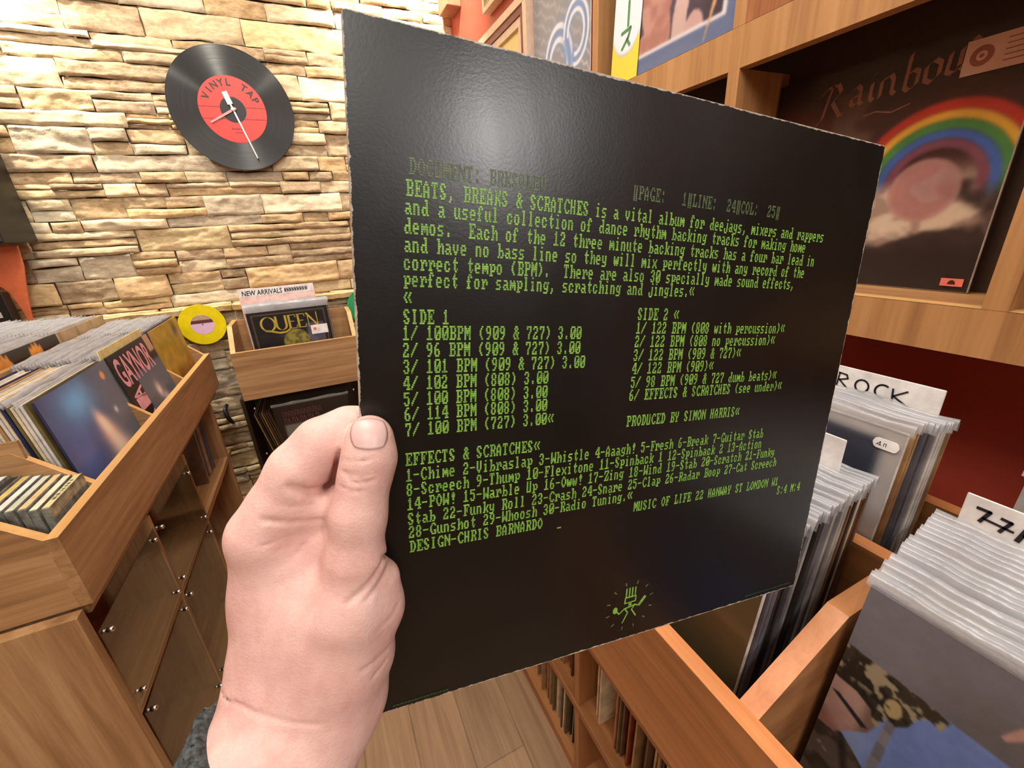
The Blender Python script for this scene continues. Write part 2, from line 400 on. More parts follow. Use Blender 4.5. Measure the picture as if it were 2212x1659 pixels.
# ------------------------------------------------------------------ left record rack
LX = -.455; BT = .018
def profile(xf, zf, xk, zk, xb, zb):      # side board outline in (x, z)
    return [(xf, zf), (xk, zk), (xb, zk), (xb, zb), (xf, zb)]
lr = thing('record_rack', 'long walnut record rack running along the left of the aisle towards the stone wall', 'record rack', (-.75, 1.4, -CZ))
LY0, LY1 = .803, 2.03
def board_y(name, par, x0, x1, y0, y1, z0, z1, body, edge, edge_top=.0012):
    m = MB().box(x0, x1, y0, y1, z0, z1-edge_top, 0); m.box(x0, x1, y0, y1, z1-edge_top, z1, 1)
    return obj(name, m, [body, edge], par, bevel=.0007)
def divider(par, name, y0, y1, sgn, xf, zf, xk, zk, xb, zb, body, edge):
    a = [(sgn*xf, zf), (sgn*xk, zk), (sgn*xb, zk), (sgn*xb, zb), (sgn*xf, zb)]
    m = MB().prism(a if sgn > 0 else a[::-1], 'y', y0, y1, 0)
    d = .0012
    m.add([(sgn*xf, y0, zf+d), (sgn*xk, y0, zk+d), (sgn*xb, y0, zk+d), (sgn*xf, y1, zf+d), (sgn*xk, y1, zk+d), (sgn*xb, y1, zk+d)],
          [(0, 1, 4, 3), (1, 2, 5, 4)], 1)
    return obj(name, m, [body, edge], par)
def flat_top_board(name, par, x0, x1, y0, y1, z0, z1, body, edge):
    m = MB().box(x0, x1, y0, y1, z0, z1, 0); d = .0006
    m.add([(x0, y0, z1+d), (x1, y0, z1+d), (x1, y1, z1+d), (x0, y1, z1+d)], [(0, 1, 2, 3)], 1)
    return obj(name, m, [body, edge], par)
flat_top_board('front_board', lr, LX-BT, LX, LY0, LY1, -.570, -.430, W_RACK['y'], W_EDGE['y'])
divider(lr, 'end_board', LY0, LY0+BT, -1, .473, -.431, .56, -.345, 1.12, -.570, W_RACK['x'], W_EDGE['x'])
divider(lr, 'end_board', LY1-BT, LY1, -1, .473, -.431, .56, -.345, 1.12, -.570, W_RACK['x'], W_EDGE['x'])
for y in (.985, 1.345, 1.682):
    divider(lr, 'divider', y, y+.014, -1, .473, -.432, .56, -.340, .705, -.570, W_RACK['x'], W_EDGE['x'])
obj('middle_board', MB().box(-.722, -.706, LY0+BT, LY1-BT, -.56, -.262), W_RACK['y'], lr)
obj('back_board', MB().box(-1.12, -1.104, LY0+BT, LY1-BT, -.56, -.25), W_RACK['y'], lr)
obj('bin_floor', MB().box(-1.104, -.473, LY0+BT, LY1-BT, -.600, -.584), W_RACK['y'], lr)
obj('raised_floor', MB().box(-1.104, -.722, LY0+BT, LY1-BT, -.575, -.559), W_RACK['y'], lr)
LF = -.468                                           # front of the open compartments below
obj('end_panel', MB().box(-1.12, LF, .775, .797, -CZ, -.571), W_RACK['z'], lr, bevel=.0008)
obj('shelf', MB().box(-1.104, LF, .797, 1.93, -.846, -.826), W_RACK['y'], lr, bevel=.0008)
obj('bottom_board', MB().box(-1.104, LF, .797, 1.93, -1.19, -1.17), W_RACK['y'], lr, bevel=.0008)
obj('plinth', MB().box(-1.104, LF-.04, .797, 1.93, -CZ, -1.19), W_RACK['y'], lr)
obj('back_panel', MB().box(-1.12, -1.104, .797, 1.93, -CZ, -.60), W_RACK['y'], lr)
for y in (1.10, 1.425):
    obj('upright', MB().box(-1.104, LF, y, y+.018, -.826, -.60), W_RACK['z'], lr, bevel=.0008)
    obj('upright', MB().box(-1.104, LF, y, y+.018, -1.17, -.846), W_RACK['z'], lr, bevel=.0008)
obj('upright', MB().box(-1.104, LF, 1.86, 1.878, -.826, -.60), W_RACK['z'], lr, bevel=.0008)
obj('upright', MB().box(-1.104, LF, 1.86, 1.878, -1.17, -.846), W_RACK['z'], lr, bevel=.0008)
def stud(par, c, axis):
    a = np.array(axis, float)
    return obj('stud', MB().lathe([(.0052, -.006), (.0052, .001), (.0046, .0034), (.0026, .0048), (0.0001, .0052)], c, a, 16), M_CHROME, par)
def acrylic(label, x, y0, y1, z0, z1):
    p = thing('acrylic_front', label, 'clear panel', (x, (y0+y1)/2, z0))
    obj('sheet', MB().box(x, x+.004, y0, y1, z0, z1), M_ACRYL, p)
    for y in (y0+.022, y1-.022):
        for z in (z0+.02, z1-.02): stud(p, (x+.005, y, z), (1, 0, 0))
acrylic('clear acrylic front with chrome studs over the near upper compartment of the left rack', LF+.001, .80, 1.105, -.832, -.63)
acrylic('clear acrylic front with chrome studs over the second upper compartment of the left rack', LF+.001, 1.113, 1.43, -.832, -.63)
acrylic('clear acrylic front with chrome studs over the near lower compartment of the left rack', LF+.001, .80, 1.105, -1.18, -.85)
acrylic('clear acrylic front with chrome studs over the second lower compartment of the left rack', LF+.001, 1.113, 1.43, -1.18, -.85)

# ------------------------------------------------------------------ far rack below the stone wall
QY = 1.95; QX0, QX1 = -.372, .118
qr = thing('record_rack', 'short walnut record bin on legs in front of the stone wall, pink card on top', 'record rack', (-.12, 2.08, -CZ))
flat_top_board('front_board', qr, QX0, QX1, QY, QY+BT, -.636, -.430, W_RACK['x'], W_EDGE['x'])
for x0 in (QX0, QX1-BT):
    a = [(QY+BT, -.431), (QY+.10, -.335), (WY-.09, -.335), (WY-.09, -.636), (QY+BT, -.636)]
    m = MB().prism(a, 'x', x0, x0+BT, 0); d = .0012
    m.add([(x0, a[0][0], a[0][1]+d), (x0, a[1][0], a[1][1]+d), (x0, a[2][0], a[2][1]+d), (x0+BT, a[0][0], a[0][1]+d), (x0+BT, a[1][0], a[1][1]+d), (x0+BT, a[2][0], a[2][1]+d)], [(0, 1, 4, 3), (1, 2, 5, 4)], 1)
    obj('side_board', m, [W_RACK['y'], W_EDGE['y']], qr)
obj('back_board', MB().box(QX0+BT, QX1-BT, WY-.106, WY-.09, -.62, -.335), W_RACK['x'], qr)
obj('bin_floor', MB().box(QX0+BT, QX1-BT, QY+BT, WY-.106, -.60, -.585), W_RACK['x'], qr)
for x0 in (QX0-.02, QX1-BT): obj('side_panel', MB().box(x0, x0+.014, QY+.03, WY-.09, -CZ, -.637), plain('dark_brown_laminate', (58, 42, 32), .5), qr)
obj('lower_shelf', MB().box(QX0-.006, QX1-BT, QY+.03, WY-.09, -1.10, -1.08), W_RACK['x'], qr)
obj('lower_back', MB().box(QX0-.006, QX1-BT, WY-.106, WY-.092, -CZ, -.64), plain('dark_brown_laminate', (58, 42, 32), .5), qr)
p = thing('acrylic_front', 'clear acrylic front with chrome studs below the bin at the stone wall', 'clear panel', (-.13, QY+.02, -1.1))
obj('sheet', MB().box(QX0-.02, QX1+.02, QY+.014, QY+.018, -1.16, -.64), M_ACRYL, p)
for x, z in ((-.345, -.68), (-.35, -.90), (-.36, -1.10), (.06, -.68), (.06, -1.10), (-.15, -.90)): stud(p, (x, QY+.013, z), (0, -1, 0))

# ------------------------------------------------------------------ right record rack
RX = .266; RXI = .284
rr = thing('record_rack', 'orange oak record rack along the right side of the aisle below the display shelves', 'record rack', (.48, .5, -CZ))
RY0, RY1 = -.42, 1.32
flat_top_board('front_board', rr, RX, RXI, RY0, RY1, -.605, -.430, W_BIN['y'], W_BINE['y'])
for y in (-.225, .135, .510, .86, 1.20):
    divider(rr, 'divider', y, y+.0195, 1, .284, -.431, .395, -.3655, .655, -.605, W_BIN['x'], W_BINE['x'])
flat_top_board('cross_board', rr, .500, .519, RY0, RY1, -.62, -.362, W_BIN['y'], W_BINE['y'])
flat_top_board('back_board', rr, .652, .672, RY0, RY1, -.62, -.360, W_BIN['y'], W_BINE['y'])
obj('bin_floor', MB().box(RXI, .652, RY0, RY1, -.655, -.636), W_BIN['y'], rr)
obj('raised_floor', MB().box(.519, .652, RY0, RY1, -.57, -.555), W_BIN['y'], rr)
RF = .333                                            # front of the open compartments below
for y in (-.12, .495, .85, 1.20):
    obj('upright', MB().box(RF, .64, y, y+.018, -.975, -.655), W_BIN['z'], rr, bevel=.0008)
    obj('upright', MB().box(RF, .64, y, y+.018, -1.215, -.995), W_BIN['z'], rr, bevel=.0008)
obj('shelf', MB().box(RF-.004, .64, RY0, RY1, -.995, -.975), W_BIN['y'], rr, bevel=.0008)
obj('bottom_board', MB().box(RF, .64, RY0, RY1, -CZ, -1.215), W_BIN['y'], rr, bevel=.0008)
obj('lower_back', MB().box(.64, .66, RY0, RY1, -CZ, -.655), plain('dark_brown_laminate', (58, 42, 32), .5), rr)

# ------------------------------------------------------------------ display shelves on the right wall
ds = thing('display_shelf', 'honey oak grid of display shelves on the red right wall', 'shelf', (.735, .4, -.172))
SX0, SX1 = .67, .798
for z0, z1 in ((-.172, -.1175), (.210, .266), (.596, .650)):
    m = MB().box(SX0, SX0+.02, -.62, .938, z0, z1, 0); m.box(SX0+.02, SX1, -.62, .938, z1-.02, z1, 1)
    m.add([(SX0, -.62, z1+.0006), (SX0+.02, -.62, z1+.0006), (SX0+.02, .938, z1+.0006), (SX0, .938, z1+.0006)], [(0, 1, 2, 3)], 2)
    obj('shelf_board', m, [W_SHELF['z'], W_SHELF['y'], W_EDGE['y']], ds)
for y1 in (-.176, .203, .5816, .960):
    for z0, z1 in ((-.1175, .21), (.266, .596)):
        obj('post', MB().box(SX0, SX1, y1-.0216, y1, z0, z1), W_SHELF['z'], ds, bevel=.0006)
obj('post', MB().box(SX0, SX1, .938, .960, -.172, -.1175), W_SHELF['z'], ds)
obj('back_panel', MB().box(SX1-.006, SX1, -.62, .94, -.16, .60), plain('dark_brown_laminate', (58, 42, 32), .5), ds)

# ------------------------------------------------------------------ packs of record sleeves
CARD = {k: plain('card_'+k, c, .5, .4, .12, 30) for k, c in dict(cream=(222, 208, 176), white=(216, 212, 204), grey=(150, 146, 142), dark=(44, 40, 38), tan=(172, 134, 92), brown=(104, 74, 52), navy=(44, 50, 84), rust=(150, 78, 50), olive=(112, 100, 62), slate=(92, 92, 100)).items()}
def card_mesh(size, thick, mat):
    me = bpy.data.meshes.new('record_sleeve'); m = MB().box(0, size, 0, size, 0, thick)
    me.from_pydata(m.v, [], m.f); me.materials.append(mat); return me
def cover_mesh(size, thick, top=.012):
    m = MB(); n = 14; v = []; f = []; e = .004
    for i in range(n+1):                                   # wavy open mouth of the polythene above the card
        u = -e+(size+2*e)*i/n; wv = .0018*math.sin(i*1.9)+.0012*math.sin(i*.7+1)
        v += [(u, .002, -.0008), (u, -top*.55, -.0006+wv), (u, -top+.002*math.sin(i*1.1), .0008+wv*1.4), (u, -top*.5, thick+.0004), (u, .004, thick+.0008)]
    for i in range(n):
        for k in range(4): a = 5*i+k; f.append((a, a+1, a+6, a+5))
    m.add(v, f, 0, True)
    me = bpy.data.meshes.new('plastic_cover'); me.from_pydata(m.v, [], m.f); me.materials.append(M_POLY)
    me.polygons.foreach_set('use_smooth', m.sm); return me
PROTO = {}
def proto(colour, cover, size=S, thick=.0042):
    k = (colour, cover, size, thick)
    if k not in PROTO: PROTO[k] = (card_mesh(size, thick, CARD[colour]), cover_mesh(size, thick) if cover else None)
    return PROTO[k]
def place_sleeve(label, group, o, U, V, colour, cover, size=S, thick=.0042):
    cm, vm = proto(colour, cover, size, thick)
    c = bpy.data.objects.new('record_sleeve', cm); COL.objects.link(c); tag(c, label, 'record', group)
    U = np.array(U, float); V = np.array(V, float); U /= np.linalg.norm(U); V -= U*(U@V); V /= np.linalg.norm(V)
    frame_axes(c, o, U, V, np.cross(U, V)); ORIGIN[c.name] = np.zeros(3)
    if vm: k = bpy.data.objects.new('plastic_cover', vm); COL.objects.link(k); k.parent = c
    return c
pr = random.Random(21)
def pack_left(label, group, xs, y0, ztop, colours, pcover, a0=2.0, a1=4.0, dz=.0):
    for i, x in enumerate(xs):
        a = math.radians(a0+(a1-a0)*i/len(xs)+pr.uniform(-.05, .05)); top = ztop+pr.uniform(-.004, .003)+dz*i
        place_sleeve(label, group, (x, y0+pr.uniform(-.0015, .0005), top), (0, 1, 0), (math.sin(a), 0, -math.cos(a)), pr.choice(colours), pr.random() < pcover)
CR = ['cream', 'cream', 'white', 'tan', 'dark', 'navy', 'white', 'olive', 'cream']
GR = ['grey', 'white', 'white', 'slate', 'cream', 'brown', 'grey']
xs = [-.531-.0062*i for i in range(27)]
pack_left('record sleeve edge-on in the cream-edged pack behind the blue sleeve', 'sleeves packed behind the blue sleeve', xs, 1.0278, -.2640, CR, .12, 5, 5.5)
pack_left('record sleeve edge-on in the pack behind the pink-lettered sleeve', 'sleeves packed behind the pink-lettered sleeve', xs[1:], 1.3622, -.2640, GR, .85, 8.5, 8)
pack_left('record sleeve edge-on in the pack behind the golden yellow sleeve', 'sleeves packed behind the golden yellow sleeve', xs, 1.6968, -.2640, GR, .95, 4, 4)
xb = [-.744-.0085*i for i in range(38)]
pack_left('grey plastic-covered sleeve in the rear row behind the dark orange-stickered sleeve', 'rear row sleeves behind the orange-stickered sleeve', xb[1:14], 1.3622, -.2390, GR, 1.0, 2, 4, .0004)
pack_left('grey plastic-covered sleeve in the rear row behind the tan sleeve', 'rear row sleeves behind the tan sleeve', xb[1:31], 1.6968, -.2390, GR, 1.0, 2, 4, .0004)
# records standing in the open compartments under the left rack
def stand_left(label, group, y0, n, z, lean=6):
    for i in range(n):
        a = math.radians(lean+pr.uniform(-.2, .2)); y = y0-.0085*i
        place_sleeve(label, group, (LF-.03-pr.uniform(0, .02), y, z+S*math.cos(a)*.72), (-1, 0, 0), (0, math.sin(a), -math.cos(a)), pr.choice(['brown', 'dark', 'tan', 'slate', 'brown']), False, .225)
stand_left('spine of a record leaning in the far upper compartment under the left rack', 'records leaning under the far left rack', 1.84, 18, -.826, -8)
#stand_left('spine of a record standing in the second lower compartment of the left rack', 'records in the second lower compartment of left rack', 1.38, 14, -1.17)
# right rack packs: viewer looks towards +x, so the sleeves' right is -y
def pack_right(label, group, xs, yl, z0, dzdx, colours, pcover, a0=7, a1=5):
    for i, x in enumerate(xs):
        a = math.radians(a0+(a1-a0)*i/max(1, len(xs))+pr.uniform(-.05, .05)); top = z0+(x-xs[0])*dzdx+pr.uniform(-.003, .003)
        place_sleeve(label, group, (x, yl+pr.uniform(-.002, .0015), top), (0, -1, 0), (-math.sin(a), 0, -math.cos(a)), pr.choice(colours), pr.random() < pcover)
pack_right('plastic-covered sleeve in the pack between the soldier sleeve and the lettered white card', 'sleeves behind the soldier sleeve', [.4035+.0060*i for i in range(15)], .1275, -.318, .38, GR, 1.0, 7, 5)
pack_right('plastic-covered sleeve in the front pack left of the orange divider', 'sleeves in the front pack beyond the divider', [.3405+.0060*i for i in range(19)], .4900, -.286, .20, ['grey', 'slate', 'brown', 'dark', 'grey', 'slate'], 1.0, 7, 5)
pack_right('plastic-covered sleeve in the front pack behind the blank white card', 'sleeves behind the blank white card', [.4665+.0058*i for i in range(5)], .5000, -.283, .20, GR, 1.0, 6, 5)
pack_right('plastic-covered sleeve in the rear pack behind the white-bordered navy sleeve', 'sleeves behind the white-bordered navy sleeve', [.5500+.0068*i for i in range(13)], .4960, -.2310, -.20, ['grey', 'white', 'slate', 'tan'], 1.0, 4, 3)
pack_right('plastic-covered sleeve in the rear pack at the right frame edge behind the lettered white card', 'sleeves in the rear pack behind the lettered card', [.5550+.0070*i for i in range(4)], .1020, -.2420, .06, ['brown', 'tan', 'grey'], 1.0, 4, 3)
def stand_right(label, group, ys, z, size, cols, lean=5):
    for y in ys:
        a = math.radians(lean+pr.uniform(-.2, .2)); x = RF+.012+pr.uniform(0, .022)
        place_sleeve(label, group, (x+size, y, z+size*math.cos(a)+.004*abs(math.sin(a))), (-1, 0, 0), (0, math.sin(a), -math.cos(a)), pr.choice(cols), False, size, .004)
TB = ['tan', 'cream', 'brown', 'dark', 'tan', 'olive', 'rust']
stand_right('spine of a record standing in the near upper compartment under the right rack', 'records under the near part of the right rack', [.400-.0078*i for i in range(18)], -.975, .305, TB, 1.5)
stand_right('one of two thin pale sleeves left standing apart in the dark gap beside the upright', 'thin pale sleeves in the dark gap', [.458, .443], -.975, .300, ['cream'], 1.0)
stand_right('spine of a record leaning in the compartment beyond the upright under the right rack', 'records beyond the upright under the right rack', [.60-.0082*i for i in range(8)], -.975, .305, TB, 3)
stand_right('spine of a small record in the bottom compartment of the right rack', 'small records in the bottom compartment of the right rack', [.745-.0085*i for i in range(25)], -1.215, .205, TB, 4)

# ------------------------------------------------------------------ sleeves that show their front
def lp(label, o, U, V, fn, card='dark', n=120, film=False, flap=True, group=None, size=S, thick=.0042):
    e = sleeve_thing('record_sleeve', label, 'record', o, U, V, CARD[card], thick, group, size)
    art_panel(fn, size-.001, n, -.0003, parent=e)
    if film and flap:
        k = bpy.data.objects.new('plastic_cover', cover_mesh(size, thick)); COL.objects.link(k); k.parent = e
    if film:
        m = MB().box(-.004, size+.004, -.002, size+.002, -.0016, -.0012); obj('clear_front', m, M_FILM, e, local=True)
    return e
def pr_blue(U, V):
    c = base(U, (70, 76, 104)); nz = vnoise(U, V, 6, 1)
    c = over(c, (98, 104, 116), sst(.3, .9, U)*.9)
    c = over(c, (84, 100, 160), np.exp(-((U-.2)**2/.08+(V-.45)**2/.12))*.85); c = over(c, (112, 170, 220), np.exp(-((U-.38)**2/.05+(V-.14)**2/.022))*.98)
    w = .05+.34*np.clip(V-.22, 0, 1); cx = .50+.30*np.clip(V-.22, 0, 1)
    b = np.exp(-((U-cx)/w)**2*1.6)*sst(.2, .36, V); c = over(c, (250, 212, 190), b*1.0)
    c = over(c, (214, 214, 220), np.exp(-((U-.80)**2+(V-.36)**2)/.0006)); c = over(c, (170, 176, 196), np.exp(-((U-.44)**2+(V-.82)**2)/.001)*.7)
    c = over(c, (214, 142, 92), 1-sst(.030, .036, np.hypot(U-.86, (V-.09)*1.0))); return c*(1.06+.22*nz[..., None])
e = lp('blue record sleeve with a pale peach beam of light, front of the left rack', (-.520, 1.0275, -.2630), (0, 1, 0), (.087, 0, -1), pr_blue, 'navy')
def pr_pink(U, V):
    c = base(U, (98, 106, 122)); nz = vnoise(U, V, 9, 3)
    c = over(c, (40, 26, 34), (1-sst(.22, .26, V))); c = over(c, (30, 22, 28), (1-sst(.29, .31, U)))
    g = np.exp(-((U-.62)**2/.05+(V-.75)**2/.05)); c = over(c, (176, 134, 112), g*sst(.35, .6, nz)*1.0)
    for (a, b, s) in ((.60, .50, .0022), (.68, .62, .002), (.74, .70, .0016), (.56, .72, .0012)): c = over(c, (250, 226, 214), np.exp(-((U-a)**2/s*.6+(V-b)**2/(s*3))))
    c = over(c, (40, 30, 34), sst(.78, .92, V)*.75); c = over(c, (198, 158, 132), ((U > .86) & (V < .16)).astype(float)); return c
e = lp('dark record sleeve lettered GAYNOR in pink capitals beside the blue sleeve', (-.524, 1.3622, -.2640), (0, 1, 0), (.149, 0, -1), pr_pink, 'dark')
M_PINK = plain('pink_print', (226, 160, 172), .45); m = MB()
put_text(m, 'GAYNOR', .010, .090, -.0009, .078, .250, .022); obj('printed_title', m, M_PINK, e, local=True)
m = MB()
for i, ch in enumerate('GLORIA'[::-1]): put_text(m, ch, .090, .138+.040*i, -.0009, .070, .036, .022, math.radians(-90))
obj('printed_title', m, M_PINK, e, local=True)
def pr_gold(U, V):
    n1 = vnoise(U, V, 10, 5); n2 = vnoise(U*2, V, 14, 8); c = base(U, (176, 146, 44)); c = over(c, (196, 164, 62), n1); c = over(c, (176, 96, 40), sst(.42, .75, V+.3*(n2-.5))*.9)
    c = over(c, (70, 52, 52), np.exp(-((U-.78)**2+(V-.12)**2)/.006)*.9); c = over(c, (150, 118, 70), np.exp(-((U-.86)**2/.004+(V-.3)**2/.05))*.5); return c*(.86+.3*n1[..., None])
lp('golden yellow and rust record sleeve at the far end of the left rack', (-.522, 1.6968, -.2640), (0, 1, 0), (.07, 0, -1), pr_gold, 'tan')
def pr_sticker(U, V):
    c = base(U, (46, 38, 32)); n1 = vnoise(U, V, 20, 9)
    for u0 in (.13, .58): c = over(c, (232, 158, 66), 1-sst(.085, .095, np.hypot((U-u0-.03)*.9, (V-.1)*1.0+.02*np.sin(U*120))))
    return c*(.8+.4*n1[..., None])
lp('dark brown sleeve with two orange stickers in the rear row of the left rack', (-.732, 1.3622, -.2320), (0, 1, 0), (.03, 0, -1), pr_sticker, 'dark')
def pr_tan(U, V):
    n1 = vnoise(U, V, 12, 19); c = base(U, (176, 156, 122)); c = over(c, (136, 116, 90), ((np.abs((U*3) % 1-.5) > .46) | (np.abs(V-.13) < .012)).astype(float)*.7); return c*(.88+.25*n1[..., None])
lp('tan panelled sleeve in the rear row of the left rack, nearest the stone wall', (-.732, 1.6968, -.2320), (0, 1, 0), (.03, 0, -1), pr_tan, 'tan')
# cream and yellow cards standing up inside the left rack
c = obj('divider_card', MB().box(-.5355, -.5335, 1.3630, 1.6760, -.57, -.2455), plain('cream_card', (246, 226, 160), .6), origin=(-.5345, 1.52, -.57)); tag(c, 'cream divider card standing up just behind the pink-lettered sleeve', 'divider card')
# soldier portrait sleeve
def pr_soldier(U, V):
    n1 = vnoise(U, V, 16, 31); n2 = vnoise(U, V, 44, 33); c = base(U, (134, 138, 150)); c = over(c, (116, 117, 122), sst(.10, .30, U)*sst(0, .2, V))
    c = over(c, (128, 158, 228), sst(.222, .230, V)); c = over(c, (162, 184, 238), np.exp(-((U-.09)**2/.004+(V-.5)**2/.01)))
    body = poly(U, V, [(-.1, .50), (.03, .53), (.062, .515), (.10, .54), (.135, .57), (.20, .66), (.24, .80), (-.1, .80)])
    bc = over(over(base(U, (112, 98, 88)), (70, 60, 54), sst(.45, .6, n1)), (40, 36, 34), sst(.02, .0, np.abs(U-.062-.35*(V-.52)))*.8); bc = over(bc, (168, 164, 158), (sst(.56, .66, n2)*(V < .64)*(U < .05))); c = np.where(body[..., None], bc, c)
    face = poly(U, V, [(-.1, .33), (.06, .34), (.105, .37), (.122, .41), (.112, .445), (.075, .49), (.045, .535), (-.1, .55)])
    fc = over(over(base(U, (206, 172, 162)), (176, 128, 116), sst(.44, .53, V+.1*(n1-.5))), (120, 92, 80), sst(.075, .105, U)*.7); c = np.where(face[..., None], fc, c)
    strap = poly(U, V, [(.136, .35), (.156, .355), (.160, .56), (.138, .56)]); c = np.where(strap[..., None], over(base(U, (176, 176, 182)), (110, 110, 122), ((V*130) % 1 > .5)*1.0), c)
    helm = poly(U, V, [(-.1, .215), (.07, .219), (.15, .221), (.205, .224), (.236, .230), (.228, .272), (.205, .262), (.186, .284), (.176, .330), (.156, .357), (.134, .352), (.126, .400), (.112, .400), (.10, .365), (.06, .345), (-.1, .340)])
    hc = np.where((n2 > .57)[..., None], np.array((176, 168, 140)), np.where((n1 > .5)[..., None], np.array((66, 62, 50)), np.array((42, 42, 34))))
    hc = over(hc, (44, 40, 32), sst(.30, .34, V)*(U < .11)*.9); c = np.where(helm[..., None], hc, c)
    knot = (np.hypot((U-.138)/.020, (V-.312)/.030) < 1+.3*(n1-.5)); c = np.where(knot[..., None], over(base(U, (206, 190, 140)), (104, 94, 62), sst(.5, .62, n2)), c)
    bar = poly(U, V, [(.006, .398), (.022, .393), (.110, .432), (.096, .444)]); c = np.where(bar[..., None], np.array((40, 42, 44)), c)
    hand = poly(U, V, [(.308, .168), (.325, .118), (.36, .09), (.45, .09), (.45, .2), (.34, .14), (.316, .175)]); c = np.where(hand[..., None], np.array((206, 168, 158)), c); return c*(.95+.10*n2[..., None])
e = lp('record sleeve picturing a soldier in a camouflage helmet against blue, lower right', (.3960, .1275, -.3170), (0, -1, 0), (-.122, 0, -.9925), pr_soldier, 'slate', 400, True)
def pr_olive(U, V): return base(U, (104, 86, 54))*(.85+.3*vnoise(U, V, 5, 41)[..., None])
lp('plain olive brown sleeve at the front of the right rack, half under the black sleeve', (.3340, .4910, -.2860), (0, -1, 0), (-.122, 0, -.9925), pr_olive, 'white', 40, True)
def pr_navy(U, V):
    c = base(U, (206, 202, 200)); m = ((U > .04) & (U < .945) & (V > .045) & (V < .955)).astype(float); c = over(c, (62, 66, 82), m); return c*(.95+.1*vnoise(U, V, 20, 43)[..., None])
e = lp('white-bordered navy sleeve with a small price label, front of the rear pack', (.5320, .4960, -.2290), (0, -1, 0), (-.07, 0, -1), pr_navy, 'white', 80, True)
m = MB(); m.prism([(.288, .017), (.2895, .0135), (.292, .012), (.308, .012), (.3105, .0135), (.312, .017), (.312, .019), (.3105, .0225), (.308, .024), (.292, .024), (.2895, .0225), (.288, .019)], 'z', -.0025, -.0019)
pl = obj('price_label', m, plain('white_label_paper', (236, 236, 234), .6), e, local=True)
m = MB(); stroke(m, [(.2925, .0195), (.2950, .0160), (.2950, .0205)], -.0028, .0006); stroke(m, [(.2915, .0198), (.2965, .0198)], -.0028, .0005); stroke(m, [(.2985, .0205), (.2985, .0168), (.3005, .0168), (.3005, .0205)], -.0028, .0005); obj('printed_price', m, M_BLACK, pl, local=True)

# ------------------------------------------------------------------ cards standing among the records
M_WCARD = plain('white_card', (232, 230, 228), .55)
def sign_card(label, o, U, w, h, mat=None, thick=.0014):
    e = sleeve_thing('divider_card', label, 'divider card', o, U, (0, 0, -1), mat or M_WCARD, thick, None, w, h); return e
e = sign_card('white card hand-lettered ROCK standing at the back of the right rack', (.6440, .440, -.2095), (0, -1, 0), .241, .33)
m = MB(); ink = plain('black_marker_ink', (22, 20, 26), .6); w = -.0006
X0 = .128; H = .020; V0 = .010
for pts in ([(X0, V0+H), (X0+.001, V0)], [(X0, V0), (X0+.010, V0+.001), (X0+.012, V0+.006), (X0+.002, V0+.010), (X0+.014, V0+H)],
            arc((X0+.030, V0+.011), .0078, 0, 360, 18, .0085), arc((X0+.054, V0+.011), .0085, 300, 70, 16, .009),
            [(X0+.064, V0+.004), (X0+.066, V0+.021)], [(X0+.079, V0+.003), (X0+.066, V0+.013), (X0+.084, V0+.023)]): stroke(m, pts, w, .0022)
obj('hand_lettering', m, ink, e, local=True)
e = sign_card('white card with black marker letters standing behind the soldier sleeve pack', (.4965, .118, -.248), (0, -1, 0), .30, .33)
m = MB()
for pts, wd in (([(.0095, .0105), (.0175, .0105), (.0135, .0225)], .0028), ([(.0250, .0120), (.0310, .0125), (.0265, .0245)], .0026), ([(.0150, .0185), (.0335, .0200)], .0022),
                ([(.0400, .0130), (.0375, .0260)], .0034), ([(.0400, .0135), (.0510, .0130), (.0520, .0185), (.0400, .0195)], .0028), ([(.058, .026), (.063, .013), (.068, .026)], .0028), ([(.060, .021), (.067, .021)], .002)): stroke(m, pts, w, wd)
obj('hand_lettering', m, ink, e, local=True)
sign_card('blank white card standing in the front pack of the right rack', (.4560, .474, -.2230), (0, -1, 0), .274, .33)

